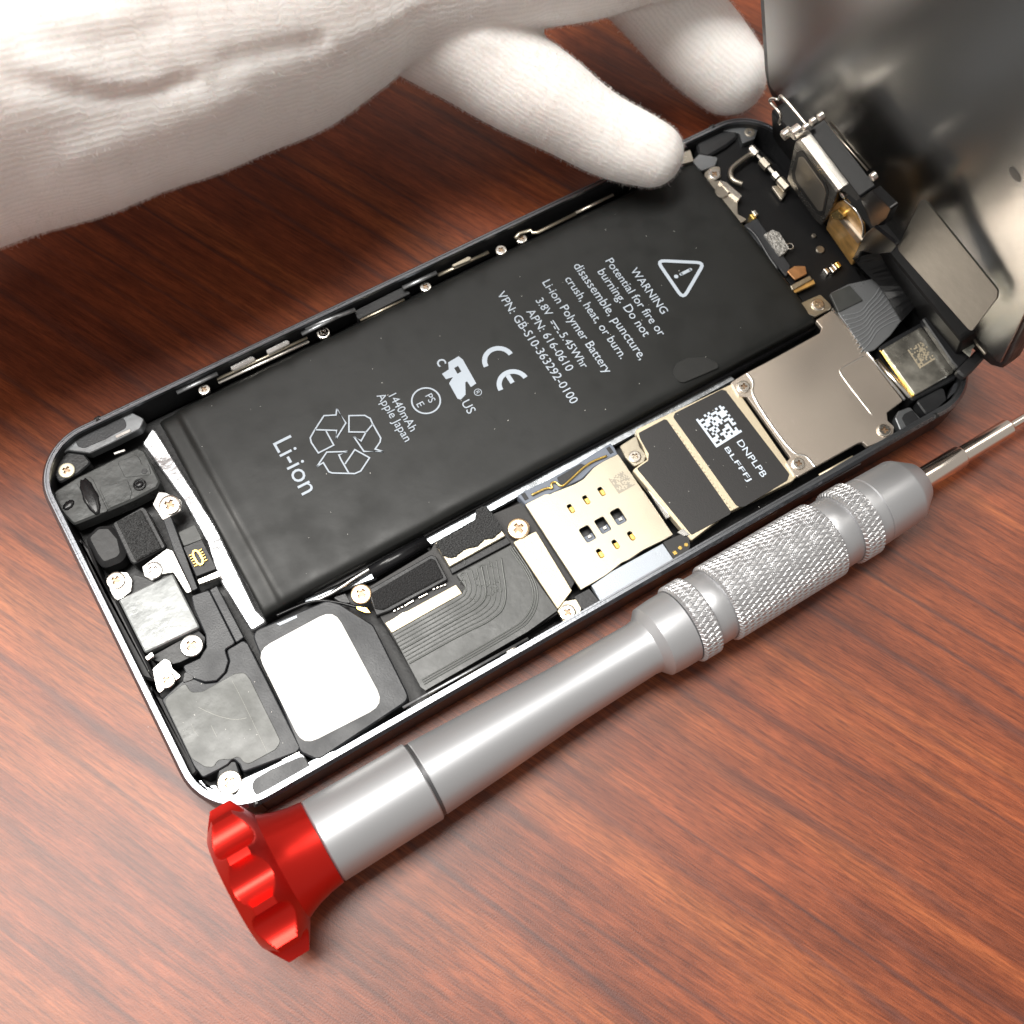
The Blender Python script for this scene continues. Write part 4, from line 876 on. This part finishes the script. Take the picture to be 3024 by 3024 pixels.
# red knob: flared neck and scalloped octagonal cap
slathe('knob_neck', [(-5.4, 7.0), (-4.4, 6.5), (-3.2, 6.05), (-1.6, 5.65), (.2, 5.4), (.3, 5.0)], 'red_anodised')
kt = -5.0; kb = s_kn0
KA = .52; KR = 9.9
def knob_r(t, s_):
    a = (t + KA) / (2 * math.pi) * 10; x = ((a % 1) - .5) * math.pi / 5 * KR      # offset along the rim from a scallop's middle
    u = (s_ - kb) / (kt - kb)
    cone = KR - 2.8 * max(0, (.28 - u) / .28) - 3.2 * max(0, (u - .70) / .30)
    cut = KR + .9 - math.sqrt(max(0, 2.75 ** 2 - x * x)) if abs(x) < 2.7 else 99
    return min(cone, cut)
prof = [(kb + (kt - kb) * k / 59, 0) for k in range(60)]
slathe('knob', prof, 'red_anodised', 320, True, knob_r)

# ------------------------------------------------------------------ gloved hand
def hand():
    def sil(p, nd, z, r_):                     # centre of a ball whose outline touches pixel p from the side nd
        k = r_ * FPX / depth(U(p, z)); l = math.hypot(*nd); return ((p[0] + nd[0] / l * k, p[1] + nd[1] / l * k), z, r_)
    m1, m2, m3 = (-.37, -.93), (-.45, -.89), (-.2, -.98)
    chains = [
        [sil((-900, 1060), m1, 42, 23), sil((-300, 850), m1, 42, 23), sil((0, 736), m1, 42, 23), sil((310, 642), m1, 41, 22), sil((621, 528), m1, 39, 20), sil((850, 425), m2, 37, 17.5), sil((1019, 329), m2, 35, 14.5), sil((1180, 178), m2, 33, 11.5), sil((1336, 128), m3, 32, 11), sil((1585, 81), m3, 31, 10.5), sil((1868, 13), m3, 30, 10.5), sil((2200, -60), m3, 28, 10)],
        [((-700, -400), 46, 24), ((200, -600), 50, 26), ((900, -600), 46, 20)],
        [((1120, -60), 30, 8.2), ((1300, 90), 25, 8.0), ((1440, 185), 21.5, 7.6), ((1580, 275), 18.5, 6.9), ((1720, 355), 15.5, 6.1), ((1840, 418), 13, 5.45), ((1928, 460), 11.5, 4.6)],
        [((1800, -270), 26, 9), ((1930, -20), 17, 7.6), ((2085, 150), 11.0, 7.0), ((2150, 212), 9.0, 6.4)],
    ]
    cones = []
    for ch in chains:
        q = [(v[:3], v[3]) for v in smoothpath([np.append(U(p, z), r_) for p, z, r_ in ch], 2)]
        cones.append([(q[i][0], q[i + 1][0], q[i][1], q[i + 1][1]) for i in range(len(q) - 1)])
    def sd_cone(P, a, b, ra, rb):
        ab = b - a; t = np.clip(((P - a) @ ab) / (ab @ ab), 0, 1); t2 = t
        return np.linalg.norm(P - (a + t[:, None] * ab), axis=1) - (ra + (rb - ra) * t2)
    def f(P):
        ds = []
        for ch in cones:
            d = None
            for c_ in ch:
                e = sd_cone(P, *c_)
                if d is None: d = e
                else:
                    d = np.minimum(d, e)
            ds.append(d)
        out = ds[0]
        for e, k in ((ds[1], 9), (ds[2], 1.2), (ds[3], 1.2)):
            h = np.clip(.5 + .5 * (e - out) / k, 0, 1); out = e * (1 - h) + out * h - k * h * (1 - h)
        return out
    # rough union of blobs -> voxel remesh -> pull on to the smooth surface
    bm = bmesh.new()
    for ch in cones:
        for a, b, ra, rb in ch:
            for t in np.linspace(0, 1, max(3, int(np.linalg.norm(b - a) / (min(ra, rb) * .45)))):
                c_ = a + (b - a) * t; r_ = (ra + (rb - ra) * t)
                bmesh.ops.create_icosphere(bm, subdivisions=3, radius=r_ * S, matrix=Matrix.Translation([x * S for x in c_]))
    me = bpy.data.meshes.new('tmp'); bm.to_mesh(me); bm.free()
    o = bpy.data.objects.new('tmp', me); COL.objects.link(o)
    md = o.modifiers.new('r', 'REMESH'); md.mode = 'VOXEL'; md.voxel_size = .75 * S
    dg = bpy.context.evaluated_depsgraph_get(); dg.update()
    out = bpy.data.meshes.new_from_object(o.evaluated_get(dg)); bpy.data.objects.remove(o); bpy.data.meshes.remove(me)
    n = len(out.vertices); co = np.zeros(n * 3); out.vertices.foreach_get('co', co); P = co.reshape(-1, 3) / S
    def grad(P, e=.15):
        g = np.stack([f(P + np.eye(3)[k] * e) - f(P - np.eye(3)[k] * e) for k in range(3)], 1); return g / (np.linalg.norm(g, axis=1)[:, None] + 1e-9)
    for _ in range(4): P = P - grad(P) * np.clip(f(P), -1.5, 1.5)[:, None]
    N = grad(P)
    # folds of the cloth: valleys and ridges along lines on the surface
    def fold(px, z, depth_, width):
        nonlocal P
        L_ = smoothpath([U(p, z) for p in px], 2); d = np.full(n, 1e9)
        for a, b in zip(L_[:-1], L_[1:]):
            ab = b - a; t = np.clip(((P - a) @ ab) / (ab @ ab), 0, 1); q = P - (a + t[:, None] * ab)
            q = q - N * np.sum(q * N, 1)[:, None]; d = np.minimum(d, np.linalg.norm(q, axis=1))
        return depth_ * np.exp(-(d / width) ** 2)
    D = np.zeros(n)
    for px, z, dp, wd in ((((60, 250), (180, 290), (330, 380), (480, 450), (660, 470), (800, 430)), 55, -.7, 1.6), (((120, 200), (260, 260), (420, 350), (600, 400)), 56, .4, 2.2),
                          (((0, 200), (180, 110), (350, 130), (560, 70)), 58, -.5, 2.2), (((20, 160), (200, 70), (420, 60)), 58, .4, 2.6), (((700, 200), (900, 180), (1120, 185)), 48, -.6, 1.6),
                          (((1000, 140), (1300, 90), (1600, 40)), 42, .4, 2.0), (((300, 560), (520, 470), (760, 400)), 45, .5, 3.0),
                          (((1680, 300), (1740, 250), (1800, 280)), 22, -.12, 1.6), (((1560, 220), (1600, 330)), 26, .15, 2.8), (((1850, 330), (1880, 400), (1860, 470)), 19, -.12, 1.6)):
        D += fold(px, z, dp, wd)
    for _ in range(6):
        k = rng.normal(0, 1, 3); k /= np.linalg.norm(k); k *= rng.uniform(.12, .45); D += .12 * np.sin(P @ k + rng.uniform(0, 6))
    P = P + N * D[:, None]
    P[:, 2] = np.maximum(P[:, 2], .4)
    out.vertices.foreach_set('co', (P * S).ravel()); out.update(); out.name = 'glove'
    # cloth coordinates: along and around each finger (mm)
    best = np.full(n, 1e9); K = np.zeros((n, 3))
    for ci, ch in enumerate(cones):
        acc = 0
        for a, b, ra, rb in ch:
            ab = b - a; l = np.linalg.norm(ab); t = np.clip(((P - a) @ ab) / (ab @ ab), 0, 1); q = P - (a + t[:, None] * ab); rr = ra + (rb - ra) * t
            d = np.linalg.norm(q, axis=1) - rr; ax = ab / l; ref = a - CC; ref = ref - ax * (ref @ ax); ref /= np.linalg.norm(ref); sd2 = np.cross(ax, ref)
            ang = np.arctan2(q @ sd2, -(q @ ref)); m_ = d < best; best[m_] = d[m_]
            K[m_, 0] = (acc + t * l)[m_] + ci * 7.3; K[m_, 1] = (ang * 0.5 * (ra + rb))[m_]; acc += l
    at = out.attributes.new('knit', 'FLOAT_VECTOR', 'POINT'); at.data.foreach_set('vector', K.astype(np.float32).ravel())
    return out, P, N
glv = bpy.data.materials.new('white_cotton'); glv.use_nodes = True
def cotton(m):
    nt = m.node_tree; L = nt.links; b = nt.nodes['Principled BSDF']
    b.inputs['Base Color'].default_value = (.82, .765, .73, 1); b.inputs['Roughness'].default_value = .9; b.inputs['Specular IOR Level'].default_value = .15
    b.inputs['Sheen Weight'].default_value = .35; b.inputs['Sheen Roughness'].default_value = .5
    b.inputs['Subsurface Weight'].default_value = .5; b.inputs['Subsurface Radius'].default_value = (1, .72, .6); b.inputs['Subsurface Scale'].default_value = .0035
    tc = nt.nodes.new('ShaderNodeTexCoord')
    at = nt.nodes.new('ShaderNodeAttribute'); at.attribute_name = 'knit'; sp = nt.nodes.new('ShaderNodeSeparateXYZ')
    wn = nt.nodes.new('ShaderNodeTexNoise'); wn.inputs['Scale'].default_value = .22; wn.inputs['Detail'].default_value = 2; L.new(at.outputs['Vector'], wn.inputs['Vector'])
    wa = nt.nodes.new('ShaderNodeVectorMath'); wa.operation = 'MULTIPLY_ADD'; wa.inputs[1].default_value = (2.2, 2.2, 0); L.new(wn.outputs['Color'], wa.inputs[0]); L.new(at.outputs['Vector'], wa.inputs[2]); L.new(wa.outputs[0], sp.inputs[0])
    def M_(op, a, bb, c_=None):
        x = nt.nodes.new('ShaderNodeMath'); x.operation = op
        for k, v in enumerate((a, bb, c_)):
            if v is None: continue
            if isinstance(v, (int, float)): x.inputs[k].default_value = v
            else: L.new(v, x.inputs[k])
        return x.outputs[0]
    rows = M_('MULTIPLY', sp.outputs['Y'], 2 * math.pi / .80); st = M_('MULTIPLY', sp.outputs['X'], 2 * math.pi / .52)
    sr = M_('SINE', rows, 0); sr2 = M_('ABSOLUTE', sr, 0)
    ph_ = M_('MULTIPLY_ADD', sr2, 1.6, st); ss = M_('SINE', ph_, 0)
    kn = M_('MULTIPLY_ADD', ss, .45, sr)
    ns = nt.nodes.new('ShaderNodeTexNoise'); ns.inputs['Scale'].default_value = 2600; ns.inputs['Detail'].default_value = 4; L.new(tc.outputs['Object'], ns.inputs['Vector'])
    pt = nt.nodes.new('ShaderNodeTexNoise'); pt.inputs['Scale'].default_value = 45; L.new(tc.outputs['Object'], pt.inputs['Vector'])
    kn = M_('MULTIPLY', kn, M_('MULTIPLY', pt.outputs['Fac'], .55)); mu = M_('MULTIPLY_ADD', ns.outputs['Fac'], .9, kn)
    bp = nt.nodes.new('ShaderNodeBump'); bp.inputs['Strength'].default_value = .33; bp.inputs['Distance'].default_value = .00015; L.new(mu, bp.inputs['Height']); L.new(bp.outputs[0], b.inputs['Normal'])
    n2 = nt.nodes.new('ShaderNodeTexNoise'); n2.inputs['Scale'].default_value = 60; L.new(tc.outputs['Object'], n2.inputs['Vector'])
    r = nt.nodes.new('ShaderNodeValToRGB'); r.color_ramp.elements[0].position = .35; r.color_ramp.elements[1].position = .65
    r.color_ramp.elements[0].color = (.88, .83, .80, 1); r.color_ramp.elements[1].color = (.92, .885, .86, 1)
    L.new(n2.outputs['Fac'], r.inputs[0])
    kc = nt.nodes.new('ShaderNodeMapRange'); kc.inputs[1].default_value = -.35; kc.inputs[2].default_value = .1; kc.inputs[3].default_value = .92; kc.inputs[4].default_value = 1.0; L.new(kn, kc.inputs[0])
    mx = nt.nodes.new('ShaderNodeMix'); mx.data_type = 'RGBA'; mx.blend_type = 'MULTIPLY'; mx.inputs[0].default_value = 1
    L.new(r.outputs[0], mx.inputs[6]); L.new(kc.outputs[0], mx.inputs[7]); L.new(mx.outputs[2], b.inputs['Base Color'])
cotton(glv)
gm, GP, GN = hand()
gm.materials.append(glv)
glove = child('gloved_hand', gm, None, None, smooth=True)
glove['label'] = 'hand in a white knitted cotton glove pressing its thumb on the phone edge'; glove['category'] = 'hand'
# fuzz standing off the cloth
NF = 70000
inview = []
dcam = (GP - CC) @ RM; pxs = 1512 + FPX * dcam[:, 0] / -dcam[:, 2]; pys = 1512 - FPX * dcam[:, 1] / -dcam[:, 2]
vis = np.where((pxs > -350) & (pxs < 2500) & (pys > -350) & (pys < 900) & (np.einsum('ij,ij->i', GN, CC - GP) > -25))[0]
pick = rng.choice(vis, NF); base = GP[pick] + rng.normal(0, .3, (NF, 3)) * .8; nn = GN[pick]
base -= nn * np.sum((base - GP[pick]) * nn, 1)[:, None]
tg = rng.normal(0, 1, (NF, 3)); tg -= nn * np.sum(tg * nn, 1)[:, None]; tg /= np.linalg.norm(tg, axis=1)[:, None]
ln = rng.uniform(.18, .62, NF)[:, None] * (1 + (rng.random(NF)[:, None] > .97) * .9); sd_ = np.cross(nn, tg) * .012
mid = base + nn * ln * .55 + tg * ln * .25; tip = base + nn * ln * .75 + tg * ln * .85
VV = np.concatenate([base - sd_, base + sd_, mid + sd_, mid - sd_, tip], 0) * S
i0 = np.arange(NF); me = bpy.data.meshes.new('fuzz')
F = [(i, i + NF, i + 2 * NF, i + 3 * NF) for i in i0] + [(i + 3 * NF, i + 2 * NF, i + 4 * NF) for i in i0]
me.from_pydata(VV.tolist(), [], F); me.update(); me.materials.append(glv)
fz = child('fuzz', me, None, glove); fz['kind'] = 'stuff'

# ------------------------------------------------------------------ dust and scratches on the dark parts
parts = []
for k in range(90):
    if k < 45: c = np.array([rng.uniform(-43, 46), rng.uniform(-6.5, 24), 5.36])
    elif k < 75: c = U((rng.uniform(420, 900), rng.uniform(1950, 2200)), 5.0)
    else: c = U((rng.uniform(1900, 2300), rng.uniform(1200, 1500)), 5.0)
    r_ = rng.uniform(.02, .045); a = rng.random() * 6; e = rng.uniform(1, 2.6)
    P = [(c[0] + r_ * e * math.cos(t) * math.cos(a) - r_ * math.sin(t) * math.sin(a), c[1] + r_ * e * math.cos(t) * math.sin(a) + r_ * math.sin(t) * math.cos(a), c[2] + .01) for t in np.linspace(0, 2 * math.pi, 6, endpoint=False)]
    parts.append((P, [tuple(range(6))]))
V, F = polymesh(parts); child('dust', fix(mesh('dust', V, F)), 'dust', phone, kind='stuff')
for fr, pts, z, wd in ((FB, ((690, 1180), (760, 1215), (850, 1250), (960, 1272), (1035, 1255)), 4.985, .05), (FB, ((782, 1310), (800, 1350), (822, 1392)), 4.985, .05), (FB, ((640, 1300), (665, 1360), (690, 1385)), 4.985, .03),
                       (FB, ((930, 990), (1000, 1120), (1180, 1500)), 4.985, .03), (FB, ((255, 430), (280, 450), (298, 468)), 5.17, .06), (FB, ((440, 610), (520, 600), (600, 600)), 5.17, .03), (FE, ((680, 962), (722, 975)), 5.215, .06), (FE, ((700, 1305), (715, 1330)), 5.215, .06)):
    V, F = ribbon(smoothpath([U(p, z) for p in fr(*pts)], 2), wd, z, th=.005); child('scratch', fix(mesh('scratch', V, F)), 'scratch' if fr is FB else 'ridge_metal', phone)
